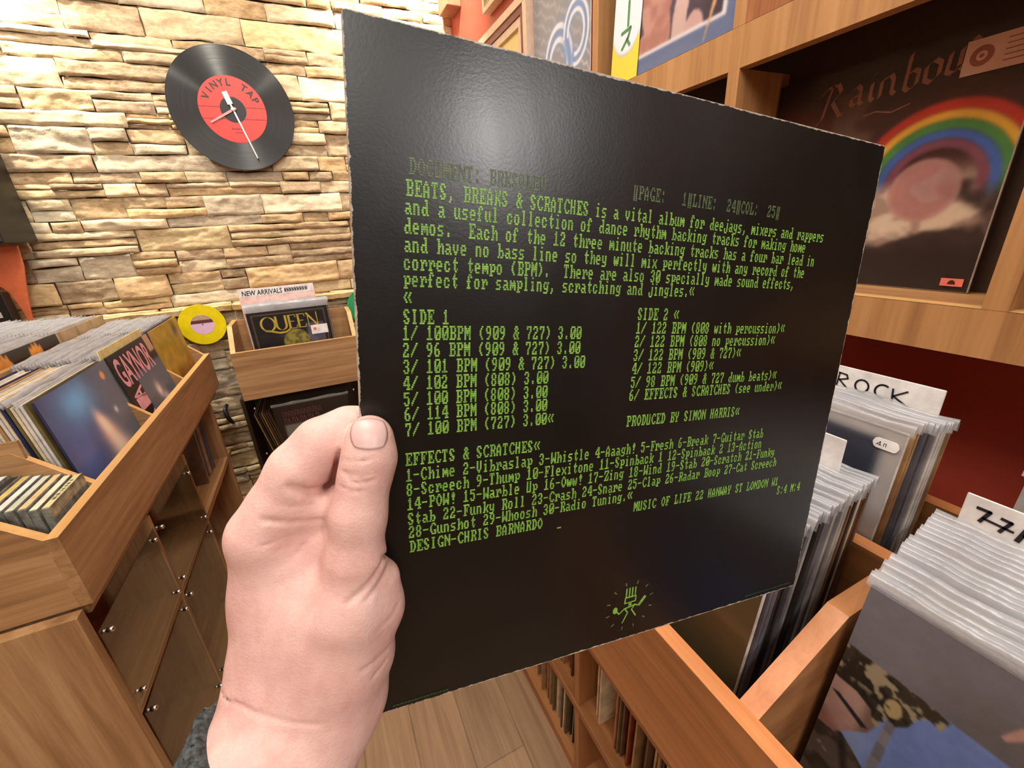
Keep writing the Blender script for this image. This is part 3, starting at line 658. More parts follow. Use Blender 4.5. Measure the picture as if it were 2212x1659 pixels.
# ------------------------------------------------------------------ CDs in the near end of the left rack
obj('riser', MB().box(-.70, -.474, LY0+BT, .985, -.584, -.548), W_RACK['y'], lr)
obj('divider', MB().box(-.71, -.545, .9865, .994, -.57, -.318), W_RACK['x'], lr)
CDC = [(214, 204, 150), (232, 226, 200), (228, 200, 150), (206, 214, 196), (236, 234, 226), (210, 190, 120), (40, 40, 44), (232, 230, 224), (160, 176, 190), (226, 220, 206), (190, 160, 150), (230, 228, 220), (90, 96, 110)]
M_CASE = plain('jewel_case_plastic', (120, 122, 112), .15, .6, .3, 60)
for i in range(13):
    x = -.480-.0112*i; h = .146+.0035*i+pr.uniform(-.002, .002); y0 = .858+pr.uniform(-.003, .003); z0 = -.548
    lab = 'front compact disc case with a lettered pale spine, near end of left rack' if i == 0 else ('black-spined compact disc case in the near end of the left rack' if i == 6 else 'pale-spined compact disc case in the row at the near end of the left rack')
    c = thing('disc_case', lab, 'disc case', (x, y0, z0), None if i in (0, 6) else 'pale disc cases in the left rack')
    t = .0022*i
    m = MB().add([(x-.0104, y0, z0), (x, y0, z0), (x, y0+.124, z0), (x-.0104, y0+.124, z0), (x-.0104-t, y0, z0+h), (x-t, y0, z0+h), (x-t, y0+.124, z0+h), (x-.0104-t, y0+.124, z0+h)],
                 [(3, 2, 1, 0), (4, 5, 6, 7), (0, 1, 5, 4), (1, 2, 6, 5), (2, 3, 7, 6), (3, 0, 4, 7)])
    obj('case', m, M_CASE, c, bevel=.0006)
    s = obj('spine_label', MB().box(x-.0102-t, x-.0002-t, y0+.004, y0+.120, z0+h, z0+h+.0005), plain('disc_spine_%d' % i, CDC[i], .35), c)
    if i == 0:
        m = MB()
        for k, (a, b) in enumerate(((0, .010), (.014, .022), (.028, .032), (.034, .040), (.044, .050), (.052, .060), (.064, .070))):
            m.box(x-.0076, x-.0030, y0+.030+a, y0+.030+b-.0015, z0+h+.0005, z0+h+.0008)
        obj('spine_lettering', m, plain('grey_print', (90, 92, 92), .5), s)

# ------------------------------------------------------------------ bin at the stone wall
def pr_crest(U, V):
    c = base(U, (30, 26, 32)); n1 = vnoise(U, V, 8, 51); n2 = vnoise(U, V, 24, 53)
    sw = np.sin(9*np.hypot(U-.15, V-.75)*3+3*n1); c = over(c, (128, 122, 140), (sst(.1, .9, sw)*sst(.30, .42, V)*(U < .95)*.65))
    c = over(c, (120, 116, 136), ((np.abs(U-.80) < .11) & (V > .22)).astype(float)*.7)
    r = np.hypot((U-.54)/.17, (V-.46)/.17)+.25*(n1-.5); c = over(c, (168, 156, 70), (r < 1).astype(float)); c = over(c, (96, 90, 46), ((r < 1) & (n2 > .54)).astype(float)*.8)
    fr = ((np.abs(U-.055) < .006) | (np.abs(U-.945) < .006) | (np.abs(V-.045) < .006)) & (U > .049) & (U < .951) & (V > .039); c = over(c, (176, 160, 84), fr.astype(float)); return c
e = lp('black record sleeve lettered QUEEN in gold in the bin at the stone wall', (-.292, 2.032, -.2880), (1, 0, 0), (0, -.02, -1), pr_crest, 'white', 130)
M_GOLD = plain('gold_print', (206, 184, 74), .4); m = MB(); w = -.0009; nb = (1, .12)
T = .052; H = .060; V0 = .026
stroke(m, arc((.072, V0+.030), .026, 0, 360, 30, .030), w, .0085, nib=nb)
stroke(m, [(.055, V0+.056), (.075, V0+.060), (.110, V0+.072), (.135, V0+.070), (.152, V0+.060)], w, .008, nib=(.1, 1))
x = .104; stroke(m, [(x, V0), (x, V0+.040)]+arc((x+.0185, V0+.040), .0185, 180, 0, 14, .020)+[(x+.037, V0)], w, .0085, nib=nb)
for x in (.154, .190):
    stroke(m, [(x, V0), (x, V0+H)], w, .0085, nib=nb); stroke(m, [(x-.005, V0+.0015), (x+.024, V0+.0015), (x+.026, V0+.012)], w, .003); stroke(m, [(x, V0+.029), (x+.018, V0+.029)], w, .003); stroke(m, [(x-.005, V0+H-.0015), (x+.025, V0+H-.0015), (x+.028, V0+H-.013)], w, .003)
x = .228; stroke(m, [(x, V0+H), (x, V0)], w, .0034); stroke(m, [(x-.004, V0), (x+.036, V0+H)], w, .0095, nib=nb); stroke(m, [(x+.036, V0+H), (x+.036, V0)], w, .0034)
obj('printed_title', m, M_GOLD, e, local=True)
k = bpy.data.objects.new('plastic_cover', cover_mesh(S, .0042, .038)); COL.objects.link(k); k.parent = e
obj('clear_front', MB().box(-.010, S+.010, -.006, S+.002, -.0026, -.0022), M_FILM, e, local=True)
pl = obj('price_label', MB().box(.232, .300, .082, .122, -.0032, -.0028), plain('white_label_paper', (236, 236, 234), .6), e, local=True)
m = MB(); m.prism([(.247+.007*math.cos(t), .099+.007*math.sin(t)) for t in np.linspace(0, 6.283, 25)[:-1]], 'z', -.0035, -.0033); obj('printed_dot', m, plain('orange_print', (222, 120, 84), .5), pl, local=True)
for i in range(11):
    place_sleeve('plastic-covered sleeve in the pack behind the QUEEN sleeve', 'sleeves behind the QUEEN sleeve', (-.292+pr.uniform(-.004, .006), 2.043+.0058*i, -.272+pr.uniform(-.004, .004)), (1, 0, 0), (0, -.02, -1), pr.choice(GR), True)
e = sign_card('pale pink card lettered NEW ARRIVALS standing behind the QUEEN sleeve', (-.311, 2.118, -.1985), (1, 0, 0), .297, .36, plain('pink_card', (238, 200, 192), .6))
obj('white_strip', MB().box(.001, .296, .002, .033, -.0006, -.0002), M_WCARD, e, local=True)
m = MB(); put_text(m, 'NEW ARRIVALS', .013, .029, -.0009, .021, .155, .02, 0, 0, .12)
x = .178
for i in range(9):
    q = pr.uniform(.006, .010); stroke(m, [(x, .028), (x+q*.3, .010), (x+q*.6, .026), (x+q, .011)], -.0009, .0026); x += q+.002
obj('hand_lettering', m, ink, e, local=True)
def pr_low(U, V):
    c = base(U, (58, 44, 40))*(.8+.4*vnoise(U, V, 6, 61)[..., None]); c = over(c, (176, 176, 164), ((U > .09) & (U < .78) & (V > .31) & (V < .86)).astype(float)); return c
e = lp('dark brown sleeve with dotted pink lettering under the bin at the stone wall', (-.285, 1.985, -.7000), (1, 0, 0), (0, .03, -1), pr_low, 'dark', 90, True)
m = MB(); mp = plain('faded_pink_print', (150, 92, 96), .5); x = .034
for i in range(13): stroke(m, [(x, .056), (x+.001, .030), (x+.007, .032+.01*(i % 2)), (x+.008, .056)], -.0009, .0022); x += .0125
x = .034
for i in range(9): stroke(m, [(x, .096), (x+.001, .064), (x+.009, .064+.03*(i % 2)), (x+.010, .096)], -.0009, .0030); x += .0165
obj('printed_title', m, mp, e, local=True)
for i in range(7):
    a = math.radians(10); place_sleeve('edge of a brown record sleeve leaning left of the pink-lettered sleeve under the far bin', 'sleeves leaning under the far bin', (-.300-.0092*i, 1.985, -.716), (0, 1, 0), (.17, 0, -1), pr.choice(['brown', 'tan', 'dark', 'brown']), False, .288)

# ------------------------------------------------------------------ on the stone wall
def vinyl_mat():
    t = NT('glossy_black_vinyl'); t.b.inputs['Base Color'].default_value = col4((6, 7, 8)); t.set(Roughness=.30)
    t.b.inputs['Anisotropic'].default_value = 1.0; tg = t.n('ShaderNodeTangent', direction_type='RADIAL', axis='Z'); t.l(tg.outputs[0], t.b.inputs['Tangent'])
    t.b.inputs['Anisotropic Rotation'].default_value = .25; t.b.inputs['Coat Weight'].default_value = .0; t.b.inputs['Coat Roughness'].default_value = .05
    t.b.inputs['Specular IOR Level'].default_value = .85
    tc = t.n('ShaderNodeTexCoord'); vl = t.n('ShaderNodeVectorMath', operation='LENGTH'); t.l(tc.outputs['Object'], vl.inputs[0])
    x = t.n('ShaderNodeTexNoise'); x.noise_dimensions = '1D'; x.inputs['Scale'].default_value = 160; t.l(vl.outputs['Value'], x.inputs['W']); t.l(t.math('MULTIPLY_ADD', x.outputs['Fac'], .12, .44), t.b.inputs['Roughness'])
    return t.m
def disc_frame(e, c, tilt=0.0):        # local z towards the room (-y), local y up
    frame_axes(e, c, (1, 0, 0), (0, math.sin(tilt), math.cos(tilt)), (0, -math.cos(tilt), math.sin(tilt)))
def ring(r0, r1, z0, z1, n=96):
    return MB().lathe([(r0, z0), (r1, z0), (r1, z1-.0006), (r1-.0008, z1), (r0, z1), (r0, z0)], (0, 0, 0), (0, 0, 1), n, 0, False)
ck = bpy.data.objects.new('wall_clock', None); link(ck); disc_frame(ck, (-.165, 2.246, .488)); ORIGIN[ck.name] = np.zeros(3)
tag(ck, 'wall clock made like a black vinyl record with a red centre, on stone', 'clock')
obj('disc', ring(.116, .218, -.003, .003), vinyl_mat(), ck, local=True)
M_RLAB = plain('red_label_paper', (206, 62, 54), .4, .4, .05, 60)
rl = obj('label', ring(.044, .1175, -.003, .0034), M_RLAB, ck, local=True)
obj('centre', MB().lathe([(.0451, -.003), (.0451, .0036), (.0001, .0036)], (0, 0, 0), (0, 0, 1), 48, 0, False), plain('matt_black_centre', (20, 16, 22), .5), ck, local=True)
m = MB()
for ch, a in zip('VINYL TAP', np.linspace(152, 22, 9)):
    if ch == ' ': continue
    v, f = text_mesh(ch, 1.0, .03); t = math.radians(a); k = .024/.72; cx = (v[:, 0].min()+v[:, 0].max())/2; b = t-math.pi/2
    m.add([(.083*math.cos(t)+((p[0]-cx)*math.cos(b)-p[1]*math.sin(b))*k, .083*math.sin(t)+((p[0]-cx)*math.sin(b)+p[1]*math.cos(b))*k, .0040) for p in v], f)
obj('lettering', m, plain('dark_print', (58, 20, 24), .5), rl, local=True)
m = MB()
for y in (.009, -.032):
    for s in (-1, 1): a = math.sqrt(.1165**2-y*y); b = math.sqrt(max(0, .045**2-y*y)); m.box(min(s*a, s*b), max(s*a, s*b), y-.0016, y+.0016, .0034, .0038)
for i in range(6): m.box(-.022+.008*i, -.016+.008*i, -.070, -.064, .0034, .0038)
m.box(-.014, .016, -.082, -.079, .0034, .0038); obj('printed_bands', m, plain('dark_red_print', (150, 34, 36), .5), rl, local=True)
M_HAND = plain('silver_white_hand', (222, 214, 216), .3, .5, .03)
def hand_poly(a, L, back, w0, w1, z):
    t = math.radians(a); d = np.array((math.cos(t), math.sin(t))); n = np.array((-d[1], d[0]))
    p = [d*-back+n*w0, d*-back-n*w0, d*L-n*w1, d*L+n*w1]; return [(q[0], q[1]) for q in p]
m = MB().prism(hand_poly(-75, .180, .02, .0034, .0022, 0), 'z', .010, .0115); m.prism(hand_poly(-75, -.018, .062, .0095, .0095, 0), 'z', .010, .0122); obj('minute_hand', m, M_HAND, ck, local=True)
obj('hour_hand', MB().prism(hand_poly(208, .100, .012, .0042, .0034, 0), 'z', .0065, .008), plain('pinkish_hour_hand', (206, 150, 146), .35), ck, local=True)
obj('hub', MB().lathe([(.0075, .003), (.0075, .013), (.006, .015), (.0001, .0152)], (0, 0, 0), (0, 0, 1), 24), M_HAND, ck, local=True)
def small_disc(label, c, colr, lab):
    e = bpy.data.objects.new('coloured_record', None); link(e); disc_frame(e, c, .05); ORIGIN[e.name] = np.zeros(3); tag(e, label, 'record')
    obj('disc', ring(.0425, .0875, -.001, .001), plain('coloured_vinyl_%d' % colr[0], colr, .25, .5, .05, 20), e, local=True)
    l = obj('label', MB().lathe([(.0432, -.001), (.0432, .0014), (.0035, .0014), (.0035, -.001)], (0, 0, 0), (0, 0, 1), 48, 0, False), plain('label_lilac', lab, .5, .3, .03), e, local=True)
    m = MB()
    for y0, y1, mi in ((.006, .020, 0), (.020, .041, 1)):
        n = 16; ys = np.linspace(y0, y1, n); v = []; f = []
        for y in ys: a = math.sqrt(max(1e-8, .0425**2-y*y)); v += [(-a, y, .0018), (a, y, .0018)]
        for i in range(n-1): f.append((2*i, 2*i+1, 2*i+3, 2*i+2))
        m.add(v, f, mi)
    obj('label_print', m, [plain('maroon_print', (92, 40, 46), .5), plain('tan_print', (176, 146, 116), .5)], l, local=True)
small_disc('yellow seven-inch record leaning on the ledge of the stone wall', (-.487, 2.2165, -.340), (222, 202, 20), (214, 178, 206))
small_disc('green seven-inch record on the stone wall half behind the black sleeve', (.203, 2.2165, -.345), (44, 150, 96), (214, 178, 206))
m = MB().tube([(-.502, 2.256, -.735), (-.512, 2.236, -.755), (-.510, 2.226, -.785), (-.500, 2.226, -.812), (-.493, 2.230, -.83)], [.007, .009, .010, .009, .006], 10)
hk = thing('wall_hook', 'small black hook with a bright tip low on the stone wall between the racks', 'hook', (-.5, 2.25, -.83)); obj('hook', m, M_BLACK, hk); obj('tip', MB().lathe([(.004, -.006), (.007, 0), (.004, .006), (.0001, .008)], (-.493, 2.226, -.832), (0, -1, .3), 14), M_CHROME, hk)

# ------------------------------------------------------------------ far left: black box and orange stand
sp = thing('shadow_box', 'black box added for the shadow on stone wall at the far left frame edge', 'shadow_box', (-1.05, 2.13, .03))  # black box added to give the dark shadowed area of the wall
obj('cabinet', MB().box(-1.26, -.905, 2.02, 2.235, .03, .46), M_BLACK, sp, bevel=.006)
obj('box_front', MB().box(-1.245, -.92, 2.012, 2.02, .045, .445), plain('black_box_front', (26, 25, 24), .85, .2, .3, 300), sp, bevel=.004)
obj('wall_bracket', MB().box(-1.12, -1.06, 2.235, WY, .18, .32), M_BLACK, sp)
ol = [(-1.14, .026), (-.931, .022), (-.939, -.05), (-.953, -.104), (-.972, -.19), (-.981, -.245), (-.993, -.245), (-.994, -.215), (-.999, -.176), (-1.007, -.14), (-1.018, -.118), (-1.035, -.103), (-1.06, -.094), (-1.14, -.092)]
os_ = obj('orange_stand', MB().prism(ol[::-1], 'y', 2.145, 2.155), plain('orange_plastic', (214, 112, 72), .35, .5, .05), origin=(-1.03, 2.15, -.245), bevel=.002)
tag(os_, 'orange plastic stand with an arched cut-out below the black box, behind the left rack', 'stand')
bx = obj('black_device', MB().box(-1.20, -1.005, 2.10, 2.142, -.245, -.13), M_BLACK, origin=(-1.1, 2.12, -.245), bevel=.004)
tag(bx, 'small black device under the arch of the orange stand', 'device')
obj('highlight', MB().box(-1.06, -1.03, 2.098, 2.1, -.215, -.195), plain('pale_grey_highlight', (200, 204, 206), .3), bx)  # pale rectangle painted in as the device's white highlight

# ------------------------------------------------------------------ display wall on the right
def pr_arc(U, V):                       # generic clouds with a plain colour arc
    n1 = vnoise(U, V, 5, 71); n2 = vnoise(U, V, 12, 73); c = base(U, (62, 28, 22)); c = over(c, (20, 14, 16), 1-sst(.02, .20, V-.06*U+.08*(n1-.5)))
    c = over(c, (150, 60, 44), np.exp(-((U-.10)**2/.03+(V-.36)**2/.03))*.95); c = over(c, (176, 100, 92), np.exp(-((U-.12)**2/.02+(V-.52)**2/.01))*.8)
    c = over(c, (98, 74, 58), sst(.46, .62, n1)*np.exp(-((U-.42)**2/.05+(V-.30)**2/.04))); c = over(c, (62, 46, 42), sst(.50, .60, V+.1*(n1-.5)))
    cl = sst(.40, .58, n1+.35*np.exp(-((U-.60)**2/.05+(V-.68)**2/.02))-.55*sst(.74, .90, V+.15*(U-.5)))*sst(.42, .56, V); c = over(c, (176, 148, 132), cl)
    c = over(c, (224, 204, 178), cl*sst(.55, .68, n2)*.9); c = over(c, (40, 30, 28), sst(.80, .90, V+.1*(U-.4)+.12*(n2-.5)))
    mn = np.hypot((U-.75), (V-.58)*1.0); c = over(c, (196, 148, 140), (1-sst(.125, .135, mn))*.85); c = over(c, (170, 110, 104), (1-sst(.10, .13, mn))*sst(.45, .6, n2)*.6)
    d = np.hypot((U-.775)/1.0, (V-.560)/1.0); vis = sst(-.02, .02, (U-.53))*(1-sst(.52, .62, V-.10*(U-.8)))
    bands = [(.325, (196, 52, 36)), (.285, (232, 176, 58)), (.250, (74, 140, 70)), (.215, (62, 104, 184)), (.180, (132, 74, 92)), (.145, None)]
    for (r, k), (r2, _) in zip(bands[:-1], bands[1:]): c = over(c, k, sst(r2-.006, r2+.006, d)*(1-sst(r-.006, r+.006, d))*vis)
    return c*(.9+.2*n2[..., None])
e = lp('record sleeve lettered Rainbow with a colour arc over brown clouds, on the lower display shelf', (.7720, .5575, .1890), (0, -1, 0), (0, 0, -1), pr_arc, 'white', 170, True, False, size=.306)
m = MB(); nb = (.75, -.66); w = -.0009; kk = .0058
def bl(pts, k=kk): stroke(m, [((a-.068)*.845+.068, b) for a, b in pts], w, k, nib=nb)
y0, y1 = .020, .056
bl([(.068, .070), (.078, .062), (.086, .030), (.090, .018)]); bl([(.070, .032), (.080, .022), (.098, .020), (.104, .030), (.092, .042), (.108, .062), (.114, .060)])
bl([(.124, .033), (.130, .028), (.136, .034), (.136, y1-.006), (.141, y1-.003)]); bl([(.136, .040), (.124, .043), (.123, .050), (.129, .053), (.136, .048)])
bl([(.152, .030), (.152, y1-.008), (.157, y1-.004)]); bl([(.153, .021), (.156, .018)])
bl([(.166, y1-.006), (.166, .030), (.178, .026), (.182, .032), (.182, y1-.010), (.187, y1-.006)])
bl([(.200, .008), (.199, .046), (.205, .050), (.214, .044), (.214, .030), (.208, .027), (.201, .031)])
bl([(.224, .044), (.223, .028), (.232, .022), (.240, .027), (.240, .040), (.232, .047), (.224, .043)])
bl([(.250, .020), (.249, .040), (.256, .043), (.262, .038), (.262, .018)]); bl([(.262, .036), (.270, .042), (.277, .036), (.277, .014), (.272, .010)])
obj('printed_title', m, plain('dull_copper_print', (150, 98, 80), .5), e, local=True)
m = MB(); stroke(m, [(.136, .070), (.150, .067), (.170, .072), (.190, .066)], w, .0016); obj('printed_subtitle', m, plain('dull_copper_print', (150, 98, 80), .5), e, local=True)
pl = obj('price_label', MB().box(.236, .326, .014, .050, -.0030, -.0022), plain('pale_pink_label', (214, 178, 164), .6, .3, .03), e, local=True)
m = MB(); m.lathe([(.0050, -.0033), (.0105, -.0033)], (.252, .032, 0), (0, 0, 1), 28, 0, False, False); m.lathe([(.0001, -.0033), (.0022, -.0033)], (.252, .032, 0), (0, 0, 1), 16, 0, False, False)
for i in range(5): m.box(.272, .318-.006*(i % 2), .020+.0055*i, .0212+.0055*i, -.0033, -.0031)
obj('label_print', m, plain('brown_print', (150, 92, 74), .6), pl, local=True)
tg = obj('maker_mark', MB().box(.277, .300, .288, .298, -.0030, -.0022), plain('salmon_print', (226, 118, 102), .5), e, local=True)
m = MB(); m.prism([(.2885+.004*math.cos(t), .2955+.0055*math.sin(t)) for t in np.linspace(math.pi, 2*math.pi, 10)], 'z', -.0033, -.0031); obj('mark_emblem', m, plain('dark_print', (58, 20, 24), .5), tg, local=True)

def pr_woman(U, V):
    n1 = vnoise(U, V, 7, 81); c = base(U, (104, 122, 164)); inn = (U < .915) & (V < .895); d = over(base(U, (96, 80, 98)), (62, 52, 70), sst(.5, .9, U))
    sk = (((U-.40)/.135)**2+((V-.60)/.26)**2 < 1) | ((np.abs(U-.42-.03*np.sin(V*9)) < .085) & (V > .55)) | (((U-.36)/.20)**2+((V-1.0)/.22)**2 < 1)
    d = np.where(sk[..., None], over(base(U, (216, 166, 150)), (188, 130, 118), sst(.4, .62, n1)), d); arm = np.abs((U-.60)-.17*np.maximum(.80-V, 0)) < .055
    d = np.where((arm & (V > .3))[..., None], np.array((222, 190, 182)), d); el = ((U-.71)/.075)**2+((V-.92)/.11)**2 < 1; d = np.where(el[..., None], np.array((216, 178, 172)), d)
    c = np.where(inn[..., None], d, c); fr = ((np.abs(U-.915) < .014) & (V < .91)) | ((np.abs(V-.900) < .012) & (U < .928)); c = over(c, (236, 232, 236), fr.astype(float))
    bow = np.abs((U-.800)-.30*(.975-V)) < .024*sst(1.0, .6, V)+.004; c = over(c, (222, 176, 130), (bow & (V < .985)).astype(float)); return c*(.94+.12*n1[..., None])
e = lp('sleeve picturing a woman with raised arm, white and yellow paper strip, upper shelf', (.6990, .9000, .5820), (0, -1, 0), (-.06, 0, -1), pr_woman, 'white', 150, True)
def pr_strip(U, V):
    b = .835-.10*(2*np.abs(U-.5))**2.4; c = base(U, (234, 238, 246)); c = over(c, (242, 214, 70), (V > b).astype(float)); c = over(c, (120, 160, 220), np.exp(-((V-b)/.008)**2)*.6); return c
st = art_panel(pr_strip, .086, 30, -.0026, S+.001, parent=e, name='paper_strip')
m = MB(); w = -.0034
stroke(m, [(.046, .175), (.047, .215)], w, .006); stroke(m, [(.028, .224), (.056, .221), (.050, .236), (.032, .252)], w, .0055); stroke(m, [(.046, .238), (.056, .250)], w, .006)
obj('strip_lettering', m, plain('green_print', (84, 140, 84), .5), st, local=True)
def pr_swirl(U, V):
    n1 = vnoise(U*3, V, 8, 91); c = base(U, (150, 152, 160)); ray_ = np.sin((V*1.0-U*.55)*60+6*n1); c = over(c, (188, 192, 200), sst(.3, .9, ray_)*.5)
    c = over(c, (96, 92, 98), np.exp(-((U-.9)**2+(V-.1)**2)/.05)*.5); c = over(c, (216, 226, 236), sst(.6, 1.0, ray_)*sst(.55, .9, V)*.6)
    for (cx, cy, rx, ry) in ((.47, .80, .25, .33), (.775, .62, .20, .24)):
        r = np.hypot((U-cx)/rx, (V-cy)/ry); arcm = (1-(np.degrees(np.arctan2(V-cy, U-cx)) > 100)*(cx > .6)); c = over(c, (120, 156, 214), np.exp(-((r-.80)/.30)**2)*.85)
        for q in (.98, .66): c = over(c, (238, 242, 250), (1-sst(.055, .085, np.abs(r-q)))*arcm)
    c = over(c, (196, 186, 168), np.exp(-((U-.47)**2+(V-.95)**2)/.008)); return c
lp('grey-blue record sleeve with white double loops on the red wall beside the display shelves', (.7930, 1.4600, .6850), (0, -1, 0), (0, 0, -1), pr_swirl, 'white', 150)
def pr_purple(U, V): return base(U, (54, 46, 58))*(.7+.6*vnoise(U, V, 5, 95)[..., None])
lp('dark purple sleeve on the lower display shelf behind the top edge of the black sleeve', (.7650, .9150, .1985), (0, -1, 0), (0, 0, -1), pr_purple, 'dark', 40)
def pr_rose(U, V): return over(base(U, (222, 164, 176)), (188, 120, 140), (((U*7) % 1) < .12).astype(float))*(.95+.1*vnoise(U, V, 5, 97)[..., None])
lp('pink striped sleeve on the upper display shelf above the Rainbow sleeve', (.7700, .5560, .5820), (0, -1, 0), (0, 0, -1), pr_rose, 'white', 60)
# framed pictures on the red wall
def framed(label, y0, y1, z0, z1, outer, inlay, inner, mat_c, rail):
    f = thing('picture_frame', label, 'picture', (WXR, (y0+y1)/2, z0)); X1 = WXR; prof = [(0, rail*.34, outer, .030), (rail*.34, rail*.66, inlay, .026), (rail*.66, rail, inner, .022)]
    for a, b, mt, d in prof:
        m = MB(); xa = X1-d
        m.box(xa, X1, y0+a, y1-a, z1-b, z1-a); m.box(xa, X1, y0+a, y1-a, z0+a, z0+b); m.box(xa, X1, y0+a, y0+b, z0+b, z1-b); m.box(xa, X1, y1-b, y1-a, z0+b, z1-b)
        obj({0: 'frame', 1: 'inlay', 2: 'inner_frame'}[[p[0] for p in prof].index(a)], m, mt, f, bevel=.001)
    obj('picture', MB().box(X1-.012, X1, y0+rail, y1-rail, z0+rail, z1-rail), mat_c, f)
M_CREAM = plain('cream_frame', (232, 206, 180), .5, .4, .04); M_DRED = plain('dark_red_inlay', (112, 28, 30), .45); M_OLV = plain('olive_gold_frame', (164, 140, 78), .4); M_YEL = plain('pale_yellow_print', (244, 222, 150), .5, .3, .06, 5)
framed('framed pale yellow print with dark red inlay on the red wall', 1.470, 1.98, .22, .684, M_CREAM, M_DRED, M_CREAM, M_YEL, .072)
framed('upper framed print in an olive gold frame above the pale yellow print', 1.49, 1.82, .745, 1.15, M_CREAM, M_OLV, M_OLV, M_YEL, .045)

# ------------------------------------------------------------------ the black sleeve held up in front
SO = np.array([.0272, .1932, .0755]); SU = np.array([.9878, -.0782, -.1345]); SV = np.array([-.1417, -.0966, -.9852])
SU /= np.linalg.norm(SU); SV -= SU*(SU@SV); SV /= np.linalg.norm(SV); SN = np.cross(SU, SV)      # SN points away from the camera
bs = bpy.data.objects.new('record_sleeve', None); link(bs); frame_axes(bs, SO, SU, SV, SN); ORIGIN[bs.name] = np.zeros(3)
tag(bs, 'large black record sleeve printed with green computer lettering, held up in the hand', 'record')
def sleeve_black():
    t = NT('worn_black_card'); tc = t.n('ShaderNodeTexCoord'); sp_ = t.n('ShaderNodeSeparateXYZ'); t.l(tc.outputs['Object'], sp_.inputs[0]); x, y, z = sp_.outputs[0], sp_.outputs[1], sp_.outputs[2]
    ex = t.math('MINIMUM', x, t.math('SUBTRACT', S, x)); ey = t.math('MINIMUM', y, t.math('SUBTRACT', S, y)); e = t.math('MINIMUM', ex, ey)
    n1 = t.noise(tc.outputs['Object'], 160, 5, .75); n0 = t.noise(tc.outputs['Object'], 14, 3)
    k = t.math('MULTIPLY', t.math('SUBTRACT', t.math('ADD', t.math('MULTIPLY', n1, .6), t.math('MULTIPLY', n0, .5)), .40), .0048)
    worn = t.math('LESS_THAN', e, k); side = t.math('LESS_THAN', e, .0001); m = t.math('MAXIMUM', worn, side)
    n2 = t.noise(tc.outputs['Object'], 420, 4, .8); n3 = t.noise(tc.outputs['Object'], 22, 4)
    speck = t.math('MULTIPLY', t.math('GREATER_THAN', n2, .685), .16)
    blk = t.mix(speck, t.ramp(n3, [(.3, (11, 11, 9)), (.7, (17, 15, 13))]), col4((120, 116, 108)))
    t.l(t.mix(m, blk, t.ramp(n1, [(.35, (132, 120, 104)), (.7, (206, 198, 184))])), t.b.inputs['Base Color'])
    n4 = t.noise(t.coord((9, 5, 9)), 1.0, 4, .6, .8)
    t.l(t.math('MULTIPLY_ADD', n4, .26, .19), t.b.inputs['Roughness']); t.b.inputs['Specular IOR Level'].default_value = .5
    t.bump(t.math('ADD', t.noise(tc.outputs['Object'], 700, 3), t.math('MULTIPLY', t.noise(tc.outputs['Object'], 30, 3), 1.5)), .045, .001); return t.m
def rounded(sz, r, n=5):
    p = []
    for cx, cy, a in ((sz-r, r, -90), (sz-r, sz-r, 0), (r, sz-r, 90), (r, r, 180)):
        for i in range(n+1): t = math.radians(a+90*i/n); p.append((cx+r*math.cos(t), cy+r*math.sin(t)))
    return p
obj('card', MB().prism(rounded(S, .0022), 'z', 0, .0036), sleeve_black(), bs, local=True, bevel=.0004)
FONT = dict(zip(" !&(),-./0123456789:ABCDEFGHIJKLMNOPQRSTUVWXYZabcdefghijklmnoprstuvwxy<|_", """0000000000000000 183C3C1818001800 1C361C6E3B336E00 180C0606060C1800 060C1818180C0600 00000000000C0C06 0000003F00000000 00000000000C0C00 6030180C06030100 3E63737B6F673E00
0C0E0C0C0C0C3F00 1E33301C06333F00 1E33301C30331E00 383C36337F307800 3F031F3030331E00 1C06031F33331E00 3F3330180C0C0C00 1E33331E33331E00 1E33333E30180E00 000C0C00000C0C00
0C1E33333F333300 3F66663E66663F00 3C66030303663C00 1F36666666361F00 7F46161E16467F00 7F46161E16060F00 3C66030373667C00 3333333F33333300 1E0C0C0C0C0C1E00 7830303033331E00
6766361E36666700 0F06060646667F00 63777F7F6B636300 63676F7B73636300 1C36636363361C00 3F66663E06060F00 1E3333333B1E3800 3F66663E36666700 1E33070E38331E00 3F2D0C0C0C0C1E00
3333333333333F00 33333333331E0C00 6363636B7F776300 6363361C1C366300 3333331E0C0C1E00 7F6331184C667F00 00001E303E336E00 0706063E66663B00 00001E3303331E00 3830303E33336E00
00001E333F031E00 1C36060F06060F00 00006E33333E301F 0706366E66666700 0C000E0C0C0C1E00 300030303033331E 070666361E366700 0E0C0C0C0C0C1E00 0000337F7F6B6300 00001F3333333300
00001E3333331E00 00003B66663E060F 00003B6E66060F00 00003E031E301F00 080C3E0C0C2C1800 0000333333336E00 00003333331E0C00 0000636B7F7F3600 000063361C366300 00003333333E301F
00CC663366CC0000 3636363636363636 0000000000003F00""".split()))
CW, RH = .003413, .000928
def print_line(mb, s, u, base, mi=0, cw=CW):
    for i, ch in enumerate(s):
        g = FONT[ch]; px = cw/8
        for r in range(8):
            b = int(g[2*r:2*r+2], 16); c = 0
            while c < 8:
                if b >> c & 1:
                    c0 = c
                    while c < 8 and b >> c & 1: c += 1
                    x0 = u+i*cw+c0*px; x1 = u+i*cw+c*px; y0 = base-(7-r)*RH+RH*.10; y1 = base-(6-r)*RH-RH*.06
                    mb.add([(x0, y0, -.0002), (x0, y1, -.0002), (x1, y1, -.0002), (x1, y0, -.0002)], [(0, 1, 2, 3)], mi)
                else: c += 1
        if ch in '': pass
L0 = .0196
